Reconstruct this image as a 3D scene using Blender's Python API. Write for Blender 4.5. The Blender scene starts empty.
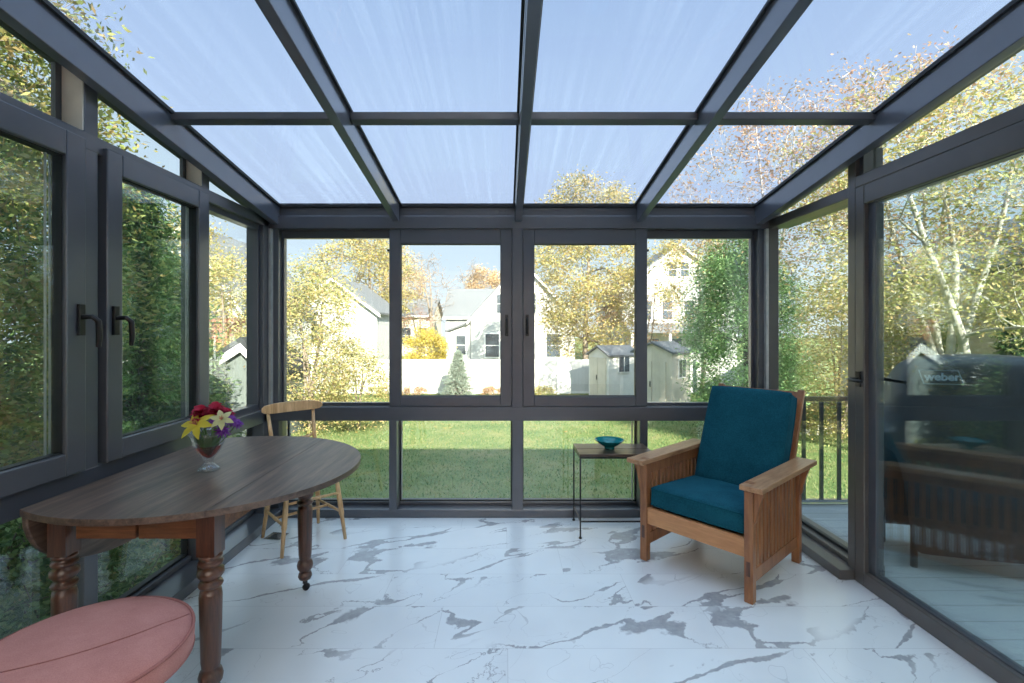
import bpy, math, random
import numpy as np
from mathutils import Vector, Matrix
C = bpy.context.scene.collection
PI = math.pi
SC = bpy.context.scene

# ---------------------------------------------------------------- materials
def newmat(name):
    m = bpy.data.materials.new(name); m.use_nodes = True
    nt = m.node_tree; nt.nodes.clear()
    out = nt.nodes.new('ShaderNodeOutputMaterial')
    return m, nt, out
def N(nt, t, **kw):
    n = nt.nodes.new(t)
    for k, v in kw.items():
        if k in ('operation', 'blend_type', 'data_type', 'interpolation', 'feature', 'distance', 'wave_type', 'bands_direction', 'noise_dimensions', 'voronoi_dimensions'):
            setattr(n, k, v)
        else:
            n.inputs[k.replace('_', ' ')].default_value = v
    return n
def L(nt, a, b): nt.links.new(a, b)
def coords(nt, kind='Object', scale=(1, 1, 1), rot=(0, 0, 0)):
    tc = nt.nodes.new('ShaderNodeTexCoord'); mp = nt.nodes.new('ShaderNodeMapping')
    mp.inputs['Scale'].default_value = scale; mp.inputs['Rotation'].default_value = rot
    L(nt, tc.outputs[kind], mp.inputs['Vector']); return mp.outputs['Vector']
def ramp(nt, fac, stops, interp='LINEAR'):
    r = nt.nodes.new('ShaderNodeValToRGB'); r.color_ramp.interpolation = interp
    els = r.color_ramp.elements
    while len(els) < len(stops): els.new(0.5)
    for e, (p, c) in zip(els, stops):
        e.position = p; e.color = (c[0], c[1], c[2], 1)
    L(nt, fac, r.inputs['Fac']); return r.outputs['Color']
def bsdf(nt, out, rough=.5, metal=0, spec=.5, color=None, **kw):
    b = nt.nodes.new('ShaderNodeBsdfPrincipled')
    b.inputs['Roughness'].default_value = rough; b.inputs['Metallic'].default_value = metal
    b.inputs['Specular IOR Level'].default_value = spec
    if color is not None: b.inputs['Base Color'].default_value = (*color, 1)
    for k, v in kw.items(): b.inputs[k.replace('_', ' ')].default_value = v
    L(nt, b.outputs[0], out.inputs['Surface']); return b
def bump(nt, b, h, strength=.3, dist=.01):
    n = nt.nodes.new('ShaderNodeBump'); n.inputs['Strength'].default_value = strength; n.inputs['Distance'].default_value = dist
    L(nt, h, n.inputs['Height']); L(nt, n.outputs[0], b.inputs['Normal'])

def plain(name, color, rough=.5, metal=0, spec=.5, var=.12, scale=20, bmp=0, **kw):
    m, nt, out = newmat(name); b = bsdf(nt, out, rough, metal, spec, **kw)
    nz = N(nt, 'ShaderNodeTexNoise', Scale=scale, Detail=3.0); L(nt, coords(nt), nz.inputs['Vector'])
    lo = tuple(c * (1 - var) for c in color); hi = tuple(min(1, c * (1 + var)) for c in color)
    L(nt, ramp(nt, nz.outputs['Fac'], [(.3, lo), (.7, hi)]), b.inputs['Base Color'])
    if bmp: bump(nt, b, nz.outputs['Fac'], bmp)
    return m

def wood(name, dark, light, scale=(30, 2.2, 30), rough=.4, dist=2.5, coat=0.0, worn=None):
    m, nt, out = newmat(name); b = bsdf(nt, out, rough)
    b.inputs['Coat Weight'].default_value = coat; b.inputs['Coat Roughness'].default_value = .25
    v = coords(nt, scale=scale)
    n1 = N(nt, 'ShaderNodeTexNoise', Scale=1.0, Detail=6.0, Roughness=.6, Distortion=.6); L(nt, v, n1.inputs['Vector'])
    n2 = N(nt, 'ShaderNodeTexNoise', Scale=3.5, Detail=4.0, Roughness=.7); L(nt, v, n2.inputs['Vector'])
    mx = N(nt, 'ShaderNodeMath', operation='MULTIPLY_ADD'); L(nt, n1.outputs['Fac'], mx.inputs[0]); mx.inputs[1].default_value = .65
    m2 = N(nt, 'ShaderNodeMath', operation='MULTIPLY'); L(nt, n2.outputs['Fac'], m2.inputs[0]); m2.inputs[1].default_value = .35
    L(nt, m2.outputs[0], mx.inputs[2])
    mid = tuple((a + c) / 2 for a, c in zip(dark, light))
    stops = [(.36, dark), (.5, mid), (.62, light)]
    if worn: stops.append((.74, worn))
    L(nt, ramp(nt, mx.outputs[0], stops), b.inputs['Base Color'])
    bump(nt, b, mx.outputs[0], .12, .004)
    return m

def glass(name, tint=(.93, .97, .96), base=.05, rough=0.0, streak=False):
    m, nt, out = newmat(name)
    tr = nt.nodes.new('ShaderNodeBsdfTransparent'); tr.inputs['Color'].default_value = (*tint, 1)
    gl = nt.nodes.new('ShaderNodeBsdfGlossy'); gl.inputs['Roughness'].default_value = rough
    gl.inputs['Color'].default_value = (.9, .95, 1, 1)
    lw = nt.nodes.new('ShaderNodeLayerWeight'); lw.inputs['Blend'].default_value = .5
    p = N(nt, 'ShaderNodeMath', operation='POWER'); L(nt, lw.outputs['Facing'], p.inputs[0]); p.inputs[1].default_value = 5
    q = N(nt, 'ShaderNodeMath', operation='MULTIPLY_ADD'); L(nt, p.outputs[0], q.inputs[0]); q.inputs[1].default_value = 1 - base; q.inputs[2].default_value = base
    mx = nt.nodes.new('ShaderNodeMixShader'); L(nt, q.outputs[0], mx.inputs[0]); L(nt, tr.outputs[0], mx.inputs[1]); L(nt, gl.outputs[0], mx.inputs[2])
    last = mx.outputs[0]
    if streak:
        n1 = N(nt, 'ShaderNodeTexNoise', Scale=1.0, Detail=3.0, Roughness=.6); L(nt, coords(nt, scale=(38, .5, 1)), n1.inputs['Vector'])
        n2 = N(nt, 'ShaderNodeTexNoise', Scale=1.0, Detail=2.0); L(nt, coords(nt, scale=(1.4, .7, 1)), n2.inputs['Vector'])
        s = N(nt, 'ShaderNodeMapRange'); L(nt, n1.outputs['Fac'], s.inputs[0]); s.inputs[1].default_value = .45; s.inputs[2].default_value = .75
        s2 = N(nt, 'ShaderNodeMapRange'); L(nt, n2.outputs['Fac'], s2.inputs[0]); s2.inputs[1].default_value = .35; s2.inputs[2].default_value = .7; s2.inputs[4].default_value = .2
        mu = N(nt, 'ShaderNodeMath', operation='MULTIPLY'); L(nt, s.outputs[0], mu.inputs[0]); L(nt, s2.outputs[0], mu.inputs[1])
        df = nt.nodes.new('ShaderNodeBsdfTranslucent'); df.inputs['Color'].default_value = (.95, .97, 1, 1)
        m3 = nt.nodes.new('ShaderNodeMixShader'); L(nt, mu.outputs[0], m3.inputs[0]); L(nt, last, m3.inputs[1]); L(nt, df.outputs[0], m3.inputs[2]); last = m3.outputs[0]
    L(nt, last, out.inputs['Surface']); return m

def leafmat(name, cols, trans=.35):
    m, nt, out = newmat(name)
    geo = nt.nodes.new('ShaderNodeNewGeometry')
    n = len(cols); cols = [tuple(x * .72 for x in c) for c in cols]
    col = ramp(nt, geo.outputs['Random Per Island'], [((i + .5) / n, c) for i, c in enumerate(cols)])
    d = bsdf(nt, out, .6, spec=.3); L(nt, col, d.inputs['Base Color'])
    t = nt.nodes.new('ShaderNodeBsdfTranslucent'); L(nt, col, t.inputs['Color'])
    mx = nt.nodes.new('ShaderNodeMixShader'); mx.inputs[0].default_value = trans
    L(nt, d.outputs[0], mx.inputs[1]); L(nt, t.outputs[0], mx.inputs[2]); L(nt, mx.outputs[0], out.inputs['Surface'])
    return m

def stripes(name, color, axis='Z', period=.12, rough=.6, depth=.02, gap=.75):
    """clapboard or board pattern: saw-tooth bump plus a thin dark gap"""
    m, nt, out = newmat(name); b = bsdf(nt, out, rough)
    tc = nt.nodes.new('ShaderNodeTexCoord'); sp = nt.nodes.new('ShaderNodeSeparateXYZ'); L(nt, tc.outputs['Object'], sp.inputs[0])
    d = N(nt, 'ShaderNodeMath', operation='DIVIDE'); L(nt, sp.outputs[axis], d.inputs[0]); d.inputs[1].default_value = period
    f = N(nt, 'ShaderNodeMath', operation='FRACT'); L(nt, d.outputs[0], f.inputs[0])
    nz = N(nt, 'ShaderNodeTexNoise', Scale=3.0, Detail=4.0); L(nt, tc.outputs['Object'], nz.inputs['Vector'])
    c1 = ramp(nt, f.outputs[0], [(0, tuple(x * gap for x in color)), (.07, color), (.95, color)])
    mx = N(nt, 'ShaderNodeMix', data_type='RGBA', blend_type='MULTIPLY'); mx.inputs[0].default_value = 1
    L(nt, c1, mx.inputs[6]); L(nt, ramp(nt, nz.outputs['Fac'], [(.3, (.88, .88, .88)), (.7, (1, 1, 1))]), mx.inputs[7])
    L(nt, mx.outputs[2], b.inputs['Base Color']); bump(nt, b, f.outputs[0], .4, depth)
    return m

M = {}
M['alu'] = plain('dark_aluminium', (.080, .087, .104), .30, .15, .6, .05, 8, Coat_Weight=.7, Coat_Roughness=.22)
M['alu_skylit'] = plain('skylit_rafter_aluminium', (.105, .118, .150), .30, .15, .6, .05, 8, Coat_Weight=1.0, Coat_Roughness=.2)  # same frame paint, lighter and bluer: reflected sky put into the colour
M['alu_warm_lit'] = plain('warm_lit_aluminium', (.100, .092, .086), .32, .1, .6, .06, 8, Coat_Weight=.4, Coat_Roughness=.25)  # dark frame paint with the warm light on it mixed into the colour
M['gasket'] = plain('black_gasket', (.012, .013, .015), .5)
M['spacer'] = plain('spacer_bar', (.5, .5, .48), .4, .3)
M['cream'] = plain('cream_filler', (.72, .68, .60), .6, bmp=.05, var=.05)
M['black'] = plain('black_metal', (.006, .006, .007), .35)
M['chrome'] = plain('brushed_steel', (.5, .5, .5), .25, 1)
M['glass'] = glass('window_glass', (.955, .985, .975), .06)
M['side_glass'] = glass('side_window_glass', (.94, .975, .965), .10)
M['door_glass'] = glass('door_glass', (.93, .97, .965), .075)
M['roof_glass'] = glass('roof_glass', (.90, .92, .985), .03, streak=True)
M['table_top'] = wood('dark_tabletop', (.045, .030, .024), (.155, .102, .075), (34, 2.2, 34), .42, coat=.12, worn=(.27, .205, .165))
M['table_leg'] = wood('red_brown_leg', (.038, .014, .008), (.125, .048, .025), (30, 30, 3), .33, coat=.3)
M['apron'] = wood('apron_wood', (.12, .045, .018), (.30, .12, .052), (3, 30, 30), .42)
M['pale_wood'] = wood('pale_beech', (.50, .27, .11), (.80, .52, .26), (30, 30, 4), .4, coat=.2)
M['cherry'] = wood('cherry', (.20, .075, .028), (.40, .175, .07), (22, 22, 3), .38, coat=.2)
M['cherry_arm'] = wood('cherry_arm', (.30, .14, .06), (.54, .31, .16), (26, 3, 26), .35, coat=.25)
M['cherry_front'] = wood('cherry_front', (.44, .19, .07), (.64, .32, .135), (3, 26, 26), .4, coat=.2)
M['side_top'] = wood('side_tabletop', (.04, .025, .018), (.12, .075, .05), (3, 26, 26), .3, coat=.3)
M['teal_ceramic'] = plain('teal_ceramic', (.005, .20, .21), .15, var=.2, scale=30)

def fabric(name, color, hi, weave=260, sheen=.3):
    m, nt, out = newmat(name); b = bsdf(nt, out, .9, spec=.15)
    b.inputs['Sheen Weight'].default_value = sheen
    b.inputs['Sheen Tint'].default_value = (*hi, 1)
    n1 = N(nt, 'ShaderNodeTexNoise', Scale=7.0, Detail=5.0, Roughness=.65); L(nt, coords(nt), n1.inputs['Vector'])
    n2 = N(nt, 'ShaderNodeTexNoise', Scale=float(weave), Detail=2.0); L(nt, coords(nt), n2.inputs['Vector'])
    mx = N(nt, 'ShaderNodeMath', operation='MULTIPLY_ADD'); L(nt, n2.outputs['Fac'], mx.inputs[0]); mx.inputs[1].default_value = .45
    m2 = N(nt, 'ShaderNodeMath', operation='MULTIPLY'); L(nt, n1.outputs['Fac'], m2.inputs[0]); m2.inputs[1].default_value = .55; L(nt, m2.outputs[0], mx.inputs[2])
    L(nt, ramp(nt, mx.outputs[0], [(.35, color), (.65, hi)]), b.inputs['Base Color'])
    bump(nt, b, mx.outputs[0], .25, .004)
    return m
M['teal'] = fabric('teal_velvet', (.002, .050, .078), (.010, .100, .140), 140, .25)
M['pink'] = fabric('pink_cloth', (.38, .165, .145), (.52, .255, .225), 420, .3)
M['pink_seam'] = fabric('pink_piping', (.30, .12, .105), (.38, .17, .15), 300, .1)

def marble():
    m, nt, out = newmat('marble_tiles'); b = bsdf(nt, out, .2, spec=.5)
    b.inputs['Coat Weight'].default_value = .25; b.inputs['Coat Roughness'].default_value = .12
    tc = nt.nodes.new('ShaderNodeTexCoord'); sp = nt.nodes.new('ShaderNodeSeparateXYZ'); L(nt, tc.outputs['Object'], sp.inputs[0])
    def math_(op, a, c=None, d=None):
        n = nt.nodes.new('ShaderNodeMath'); n.operation = op
        for i, x in enumerate((a, c, d)):
            if x is None: continue
            if isinstance(x, (int, float)): n.inputs[i].default_value = x
            else: L(nt, x, n.inputs[i])
        return n.outputs[0]
    TY, TX = .304, 1.219
    yy = math_('DIVIDE', math_('SUBTRACT', sp.outputs['Y'], 2.0 - 20 * TY), TY)
    row = math_('FLOOR', yy); fy = math_('FRACT', yy)
    off = math_('MULTIPLY', row, .75)                       # each row steps on by a quarter tile
    xx = math_('SUBTRACT', math_('DIVIDE', math_('ADD', sp.outputs['X'], 20 * TX - .011), TX), math_('MULTIPLY', math_('SUBTRACT', row, 19), -.25))
    col = math_('FLOOR', xx); fx = math_('FRACT', xx)
    # grout
    gy = math_('LESS_THAN', math_('MINIMUM', fy, math_('SUBTRACT', 1, fy)), .0042)
    gx = math_('LESS_THAN', math_('MINIMUM', fx, math_('SUBTRACT', 1, fx)), .0011)
    g = math_('MAXIMUM', gy, gx)
    # vein field shifted per tile
    cv = nt.nodes.new('ShaderNodeCombineXYZ')
    L(nt, math_('ADD', math_('MULTIPLY', fx, TX), math_('MULTIPLY', math_('FLOORED_MODULO', math_('ADD', math_('MULTIPLY', row, 5), math_('MULTIPLY', col, 3)), 7), 3.17)), cv.inputs[0])
    L(nt, math_('MULTIPLY', fy, TY), cv.inputs[1]); L(nt, math_('MULTIPLY', math_('FLOORED_MODULO', math_('ADD', row, math_('MULTIPLY', col, 2)), 5), 2.3), cv.inputs[2])
    mp0 = nt.nodes.new('ShaderNodeMapping'); L(nt, cv.outputs[0], mp0.inputs['Vector']); mp0.inputs['Rotation'].default_value = (0, 0, -.5)
    mp = nt.nodes.new('ShaderNodeMapping'); L(nt, mp0.outputs[0], mp.inputs['Vector']); mp.inputs['Scale'].default_value = (.62, 1.9, 1)
    n0 = N(nt, 'ShaderNodeTexNoise', Scale=2.1, Detail=2.5, Roughness=.5, Distortion=.35); L(nt, mp.outputs[0], n0.inputs['Vector'])
    n1 = N(nt, 'ShaderNodeTexNoise', Scale=24.0, Detail=5.0, Roughness=.65); L(nt, cv.outputs[0], n1.inputs['Vector'])
    w = N(nt, 'ShaderNodeTexNoise', Scale=3.1, Detail=2.0); L(nt, cv.outputs[0], w.inputs['Vector'])
    f = math_('ADD', n0.outputs['Fac'], math_('MULTIPLY', math_('SUBTRACT', n1.outputs['Fac'], .5), .085))
    dist = math_('ABSOLUTE', math_('SUBTRACT', f, .5))
    wid = math_('MULTIPLY', math_('POWER', math_('MAXIMUM', math_('SUBTRACT', w.outputs['Fac'], .445), 0), 1.4), .38)
    wid = math_('ADD', wid, .0016)
    vein = math_('SUBTRACT', 1, math_('SMOOTH_MIN', math_('DIVIDE', dist, wid), 1.0, .15))
    vein = math_('MAXIMUM', math_('MINIMUM', math_('MULTIPLY', vein, 3.0), 1), 0)
    body = math_('ADD', .5, math_('MULTIPLY', n1.outputs['Fac'], .8))
    vein = math_('MULTIPLY', vein, math_('MINIMUM', body, 1))
    # present only in patches
    pm = N(nt, 'ShaderNodeTexNoise', Scale=1.7, Detail=1.0); L(nt, mp.outputs[0], pm.inputs['Vector'])
    pmv = N(nt, 'ShaderNodeMapRange'); L(nt, pm.outputs['Fac'], pmv.inputs[0]); pmv.inputs[1].default_value = .38; pmv.inputs[2].default_value = .48
    vein = math_('MULTIPLY', vein, pmv.outputs[0])
    # hair veins
    n2 = N(nt, 'ShaderNodeTexNoise', Scale=3.4, Detail=3.0, Distortion=.8); L(nt, cv.outputs[0], n2.inputs['Vector'])
    hair = math_('LESS_THAN', math_('ABSOLUTE', math_('SUBTRACT', n2.outputs['Fac'], .56)), .0022)
    hair = math_('MULTIPLY', hair, math_('MULTIPLY', w.outputs['Fac'], .55))
    v = math_('MAXIMUM', vein, hair)
    base = ramp(nt, w.outputs['Fac'], [(.3, (.755, .80, .82)), (.7, (.82, .865, .88))])
    m1 = N(nt, 'ShaderNodeMix', data_type='RGBA'); L(nt, v, m1.inputs[0]); L(nt, base, m1.inputs[6]); m1.inputs[7].default_value = (.36, .375, .40, 1)
    m2 = N(nt, 'ShaderNodeMix', data_type='RGBA'); L(nt, math_('MULTIPLY', g, .4), m2.inputs[0]); L(nt, m1.outputs[2], m2.inputs[6]); m2.inputs[7].default_value = (.42, .44, .46, 1)
    L(nt, m2.outputs[2], b.inputs['Base Color'])
    return m
M['marble'] = marble()
M['plaster'] = plain('white_plaster', (.8, .78, .74), .8, var=.03)

def lawnmat():
    m, nt, out = newmat('lawn_turf'); b = bsdf(nt, out, .95, spec=.1)
    n1 = N(nt, 'ShaderNodeTexNoise', Scale=1.0, Detail=6.0, Roughness=.65); L(nt, coords(nt, scale=(1.2, 1.2, 1)), n1.inputs['Vector'])
    n2 = N(nt, 'ShaderNodeTexNoise', Scale=26.0, Detail=4.0, Roughness=.8); L(nt, coords(nt), n2.inputs['Vector'])
    a = ramp(nt, n1.outputs['Fac'], [(.3, (.105, .165, .06)), (.5, (.165, .215, .08)), (.68, (.27, .26, .125))])
    c = ramp(nt, n2.outputs['Fac'], [(.32, (.45, .5, .45)), (.5, (1, 1, 1)), (.7, (1.25, 1.2, 1.0))])
    mx = N(nt, 'ShaderNodeMix', data_type='RGBA', blend_type='MULTIPLY'); mx.inputs[0].default_value = 1
    L(nt, a, mx.inputs[6]); L(nt, c, mx.inputs[7]); L(nt, mx.outputs[2], b.inputs['Base Color'])
    bump(nt, b, n2.outputs['Fac'], .8, .06); return m
M['lawn'] = lawnmat()
M['grass_blades'] = leafmat('grass_blades', [(.13, .25, .09), (.20, .32, .11), (.32, .36, .14), (.44, .42, .2)], .4)
M['fallen'] = leafmat('fallen_leaves', [(.5, .30, .07), (.62, .42, .12), (.38, .2, .06)], .1)
M['bark'] = plain('grey_bark', (.22, .18, .14), .9, var=.35, scale=9, bmp=.5)
M['bark_pale'] = plain('pale_bark', (.40, .37, .32), .85, var=.25, scale=9, bmp=.4)
M['bark_dark'] = plain('dark_bark', (.07, .055, .045), .9, var=.3, scale=9, bmp=.5)
M['lv_autumn'] = leafmat('yellow_green_leaves', [(.42, .44, .15), (.60, .58, .23), (.74, .62, .28), (.28, .33, .10), (.76, .54, .26)])
M['lv_gold'] = leafmat('gold_leaves', [(.72, .56, .10), (.80, .66, .16), (.62, .48, .08)])
M['lv_orange'] = leafmat('orange_leaves', [(.74, .46, .24), (.78, .58, .32), (.66, .42, .22), (.74, .64, .40)])
M['lv_mixed'] = leafmat('mixed_autumn_leaves', [(.70, .56, .20), (.48, .48, .16), (.76, .50, .20), (.30, .34, .10), (.72, .64, .34)])
M['lv_green'] = leafmat('bright_green_leaves', [(.24, .46, .17), (.38, .60, .25), (.52, .70, .36), (.14, .28, .10)])
M['lv_dark'] = leafmat('dark_green_needles', [(.055, .12, .04), (.09, .18, .06), (.14, .24, .08), (.22, .30, .10)], .25)
M['lv_oliv'] = leafmat('olive_leaves', [(.15, .20, .06), (.26, .32, .09), (.45, .46, .15), (.40, .30, .12)], .35)
M['lv_spruce'] = leafmat('blue_spruce_needles', [(.34, .42, .34), (.44, .50, .40), (.26, .34, .27)], .2)
M['lv_red'] = leafmat('red_leaves', [(.45, .11, .07), (.55, .20, .12), (.60, .32, .22)])
M['lv_peach'] = leafmat('peach_leaves', [(.74, .48, .28), (.66, .42, .22), (.70, .58, .36), (.58, .33, .22)], .45)
M['vinyl'] = stripes('white_vinyl', (.55, .55, .54), 'X', .16, .5, .006, .8)
M['siding_white'] = stripes('white_clapboard', (.50, .50, .50), 'Z', .14)
M['siding_beige'] = stripes('beige_clapboard', (.60, .55, .46), 'Z', .13)
M['siding_grey'] = stripes('grey_green_boards', (.16, .19, .18), 'X', .2)
M['siding_warm'] = stripes('house_clapboard', (.74, .72, .68), 'Z', .13)
M['brick'] = stripes('red_brick', (.42, .17, .12), 'Z', .08)
M['shingle'] = stripes('grey_shingle', (.13, .137, .15), 'Z', .16)
M['shingle_pale'] = stripes('pale_shingle', (.15, .157, .165), 'Z', .2)
M['shingle_dark'] = stripes('dark_shingle', (.05, .055, .06), 'Z', .16)
M['resin'] = stripes('beige_resin', (.66, .60, .50), 'X', .3, .5, .01, .85)
M['resin_white'] = stripes('pale_resin', (.74, .72, .68), 'X', .3, .5, .01, .85)
M['white'] = plain('white_trim', (.68, .68, .67), .5, var=.04)
M['win_dark'] = plain('dark_window_glass', (.06, .075, .09), .08, var=.3, scale=2)
M['deck'] = stripes('deck_boards', (.30, .33, .34), 'Y', .14, .6, .01, .35)
M['rail'] = plain('dark_railing', (.03, .032, .036), .5)
M['cover'] = plain('grill_cover', (.018, .022, .03), .42, var=.3, scale=6, bmp=.4)
M['emblem'] = plain('pale_emblem', (.16, .22, .26), .5)
M['stone'] = plain('edging_stone', (.6, .58, .55), .9, var=.25, scale=5, bmp=.5)
M['soil'] = plain('soil', (.09, .065, .045), 1, var=.4, scale=6, bmp=.6)
M['petal_y'] = leafmat('yellow_petals', [(.85, .68, .05), (.90, .78, .10)], .3)
M['petal_w'] = leafmat('cream_petals', [(.82, .80, .36), (.86, .82, .42)], .3)
M['petal_r'] = leafmat('crimson_petals', [(.48, .01, .04), (.62, .02, .07), (.35, .005, .03)], .25)
M['petal_o'] = leafmat('coral_petals', [(.80, .22, .12), (.85, .32, .2)], .3)
M['petal_p'] = leafmat('purple_petals', [(.22, .04, .38), (.32, .09, .5), (.16, .03, .3)], .25)
M['stem'] = plain('green_stems', (.08, .18, .04), .5)
M['water'] = plain('red_glass_body', (.5, .05, .03), .1)
def vaseglass():
    m, nt, out = newmat('vase_glass'); b = bsdf(nt, out, .02, color=(.97, .98, .98)); b.inputs['Transmission Weight'].default_value = 1; b.inputs['IOR'].default_value = 1.35; return m
M['vase'] = glass('vase_glass', (.93, .95, .95), .10)
def redglass():
    m, nt, out = newmat('red_vase_water'); b = bsdf(nt, out, .03, color=(.85, .16, .07)); b.inputs['Transmission Weight'].default_value = .75; b.inputs['IOR'].default_value = 1.33; return m
M['redglass'] = glass('red_vase_water', (.86, .30, .20), .06)

# ---------------------------------------------------------------- geometry helpers
class MB:
    def __init__(s): s.v = []; s.f = []; s.sm = []
    def add(s, vs, fs, smooth=False):
        n = len(s.v); s.v += [tuple(p) for p in vs]; s.f += [tuple(n + i for i in f) for f in fs]; s.sm += [smooth] * len(fs); return s
    def box(s, x0, x1, y0, y1, z0, z1, T=None):
        vs = [(x, y, z) for z in (z0, z1) for y in (y0, y1) for x in (x0, x1)]
        if T: vs = [T @ Vector(p) for p in vs]
        return s.add(vs, [(0, 2, 3, 1), (4, 5, 7, 6), (0, 1, 5, 4), (2, 6, 7, 3), (0, 4, 6, 2), (1, 3, 7, 5)])
    def hexa(s, v8): return s.add(v8, [(0, 2, 3, 1), (4, 5, 7, 6), (0, 1, 5, 4), (2, 6, 7, 3), (0, 4, 6, 2), (1, 3, 7, 5)])
    def bar(s, p, q, w, h, up=(0, 0, 1)):
        p, q = Vector(p), Vector(q); d = (q - p).normalized(); a = d.cross(Vector(up))
        if a.length < 1e-4: a = d.cross(Vector((0, 1, 0)))
        a.normalize(); b = a.cross(d)
        vs = [c + a * i * w / 2 + b * j * h / 2 for c in (p, q) for j in (-1, 1) for i in (-1, 1)]
        return s.hexa(vs)
    def tube(s, pts, rad, seg=10, closed=False, cap=True):
        pts = [Vector(p) for p in pts]; n = len(pts)
        if isinstance(rad, (int, float)): rad = [rad] * n
        vs = []; a = None
        for i in range(n):
            d = (pts[(i + 1) % n] - pts[i - 1]) if closed else (pts[min(i + 1, n - 1)] - pts[max(i - 1, 0)])
            d.normalize()
            if a is None: a = d.orthogonal().normalized()
            else:
                a = (a - d * a.dot(d))
                a = a.normalized() if a.length > 1e-5 else d.orthogonal().normalized()
            b = d.cross(a)
            for k in range(seg):
                t = 2 * PI * k / seg; vs.append(pts[i] + (a * math.cos(t) + b * math.sin(t)) * rad[i])
        fs = []
        for i in range(n if closed else n - 1):
            j = (i + 1) % n
            for k in range(seg):
                l = (k + 1) % seg; fs.append((i * seg + k, i * seg + l, j * seg + l, j * seg + k))
        if cap and not closed: fs += [tuple(range(seg - 1, -1, -1)), tuple((n - 1) * seg + k for k in range(seg))]
        return s.add(vs, fs, True)
    def lathe(s, prof, c=(0, 0, 0), seg=28, sx=1, sy=1, flute=None):
        """prof: (r, z) list, spun about z; flute(z, angle) scales the radius"""
        vs = []; fs = []; n = len(prof)
        for r, z in prof:
            for k in range(seg):
                t = 2 * PI * k / seg; rr = r * (flute(z, t) if flute else 1)
                vs.append((c[0] + rr * sx * math.cos(t), c[1] + rr * sy * math.sin(t), c[2] + z))
        for i in range(n - 1):
            for k in range(seg):
                l = (k + 1) % seg; fs.append((i * seg + k, i * seg + l, (i + 1) * seg + l, (i + 1) * seg + k))
        if prof[0][0] > 1e-4: fs.append(tuple(range(seg - 1, -1, -1)))
        if prof[-1][0] > 1e-4: fs.append(tuple((n - 1) * seg + k for k in range(seg)))
        return s.add(vs, fs, True)
    def prism(s, poly, a0, a1, axis='z', T=None, smooth=False):
        n = len(poly)
        def P(u, v, w): return {'z': (u, v, w), 'y': (u, w, v), 'x': (w, u, v)}[axis]
        vs = [P(u, v, a0) for u, v in poly] + [P(u, v, a1) for u, v in poly]
        if T: vs = [T @ Vector(p) for p in vs]
        fs = [tuple(range(n - 1, -1, -1)), tuple(range(n, 2 * n))] + [(i, (i + 1) % n, n + (i + 1) % n, n + i) for i in range(n)]
        return s.add(vs, fs, smooth)
    def build(s, name, mat, parent=None, bevel=0, seg=2, sub=0):
        me = bpy.data.meshes.new(name); me.from_pydata([tuple(v) for v in s.v], [], s.f)
        me.polygons.foreach_set('use_smooth', s.sm); me.materials.append(mat if not isinstance(mat, str) else M[mat])
        import bmesh
        bm = bmesh.new(); bm.from_mesh(me); bmesh.ops.recalc_face_normals(bm, faces=bm.faces); bm.to_mesh(me); bm.free()
        o = bpy.data.objects.new(name, me); C.objects.link(o)
        if parent: o.parent = parent
        if bevel:
            b = o.modifiers.new('bevel', 'BEVEL'); b.width = bevel; b.segments = seg; b.limit_method = 'ANGLE'; b.angle_limit = .6
        if sub:
            b = o.modifiers.new('sub', 'SUBSURF'); b.levels = sub; b.render_levels = sub
            me.polygons.foreach_set('use_smooth', [True] * len(me.polygons))
        return o
def tag(o, label=None, cat=None, group=None, kind=None):
    if label: o['label'] = label
    if cat: o['category'] = cat
    if group: o['group'] = group
    if kind: o['kind'] = kind
    return o
def empty(name, loc=(0, 0, 0), rz=0):
    o = bpy.data.objects.new(name, None); C.objects.link(o); o.location = loc; o.rotation_euler = (0, 0, rz); return o
def thing(name, label, cat, loc=(0, 0, 0), rz=0, group=None): return tag(empty(name, loc, rz), label, cat, group)
def struct(o, label, cat): return tag(o, label, cat, kind='structure')

# ---------------------------------------------------------------- camera
cam = bpy.data.cameras.new('camera'); co = bpy.data.objects.new('camera', cam); C.objects.link(co)
F = 484.0; H = 1.32
cam.sensor_width = 36; cam.lens = F / 1024 * 36; co.location = (0, 0, H); co.rotation_euler = (PI / 2, 0, 0)
cam.shift_x = 7 / 1024; cam.shift_y = -12.5 / 1024; cam.clip_start = .05; cam.clip_end = 400
SC.camera = co

# ---------------------------------------------------------------- room
XL, XR = -1.65, 1.84           # inner planes of the side walls
YB = 3.38                      # inner plane of the back wall
YF = -.55                      # the house wall behind the room
ZG = lambda y: 2.691 - .149 * y     # underside of the roof glazing
def slopebox(mb, x0, x1, y0, y1, d0, d1):
    """a beam that follows the roof: d0/d1 are depths below the glazing (top, bottom)"""
    vs = []
    for d in (d1, d0):
        for y in (y0, y1):
            for x in (x0, x1): vs.append((x, y, ZG(y) - d))
    return mb.hexa(vs)

fl = MB().box(XL - .15, XR + .13, YF, YB + .17, -.04, 0).build('floor', 'marble')
struct(fl, 'white marble tile floor with grey veining', 'floor')
fb = MB().box(XL - .15, XR + .13, YF, YB + .17, -.3, -.045).box(XL - .1, XR + .1, YF + .05, YB + .12, -1.58, -.3).build('wall_base', 'siding_warm')
struct(fb, 'raised base wall under the sunroom floor', 'wall')

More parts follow.
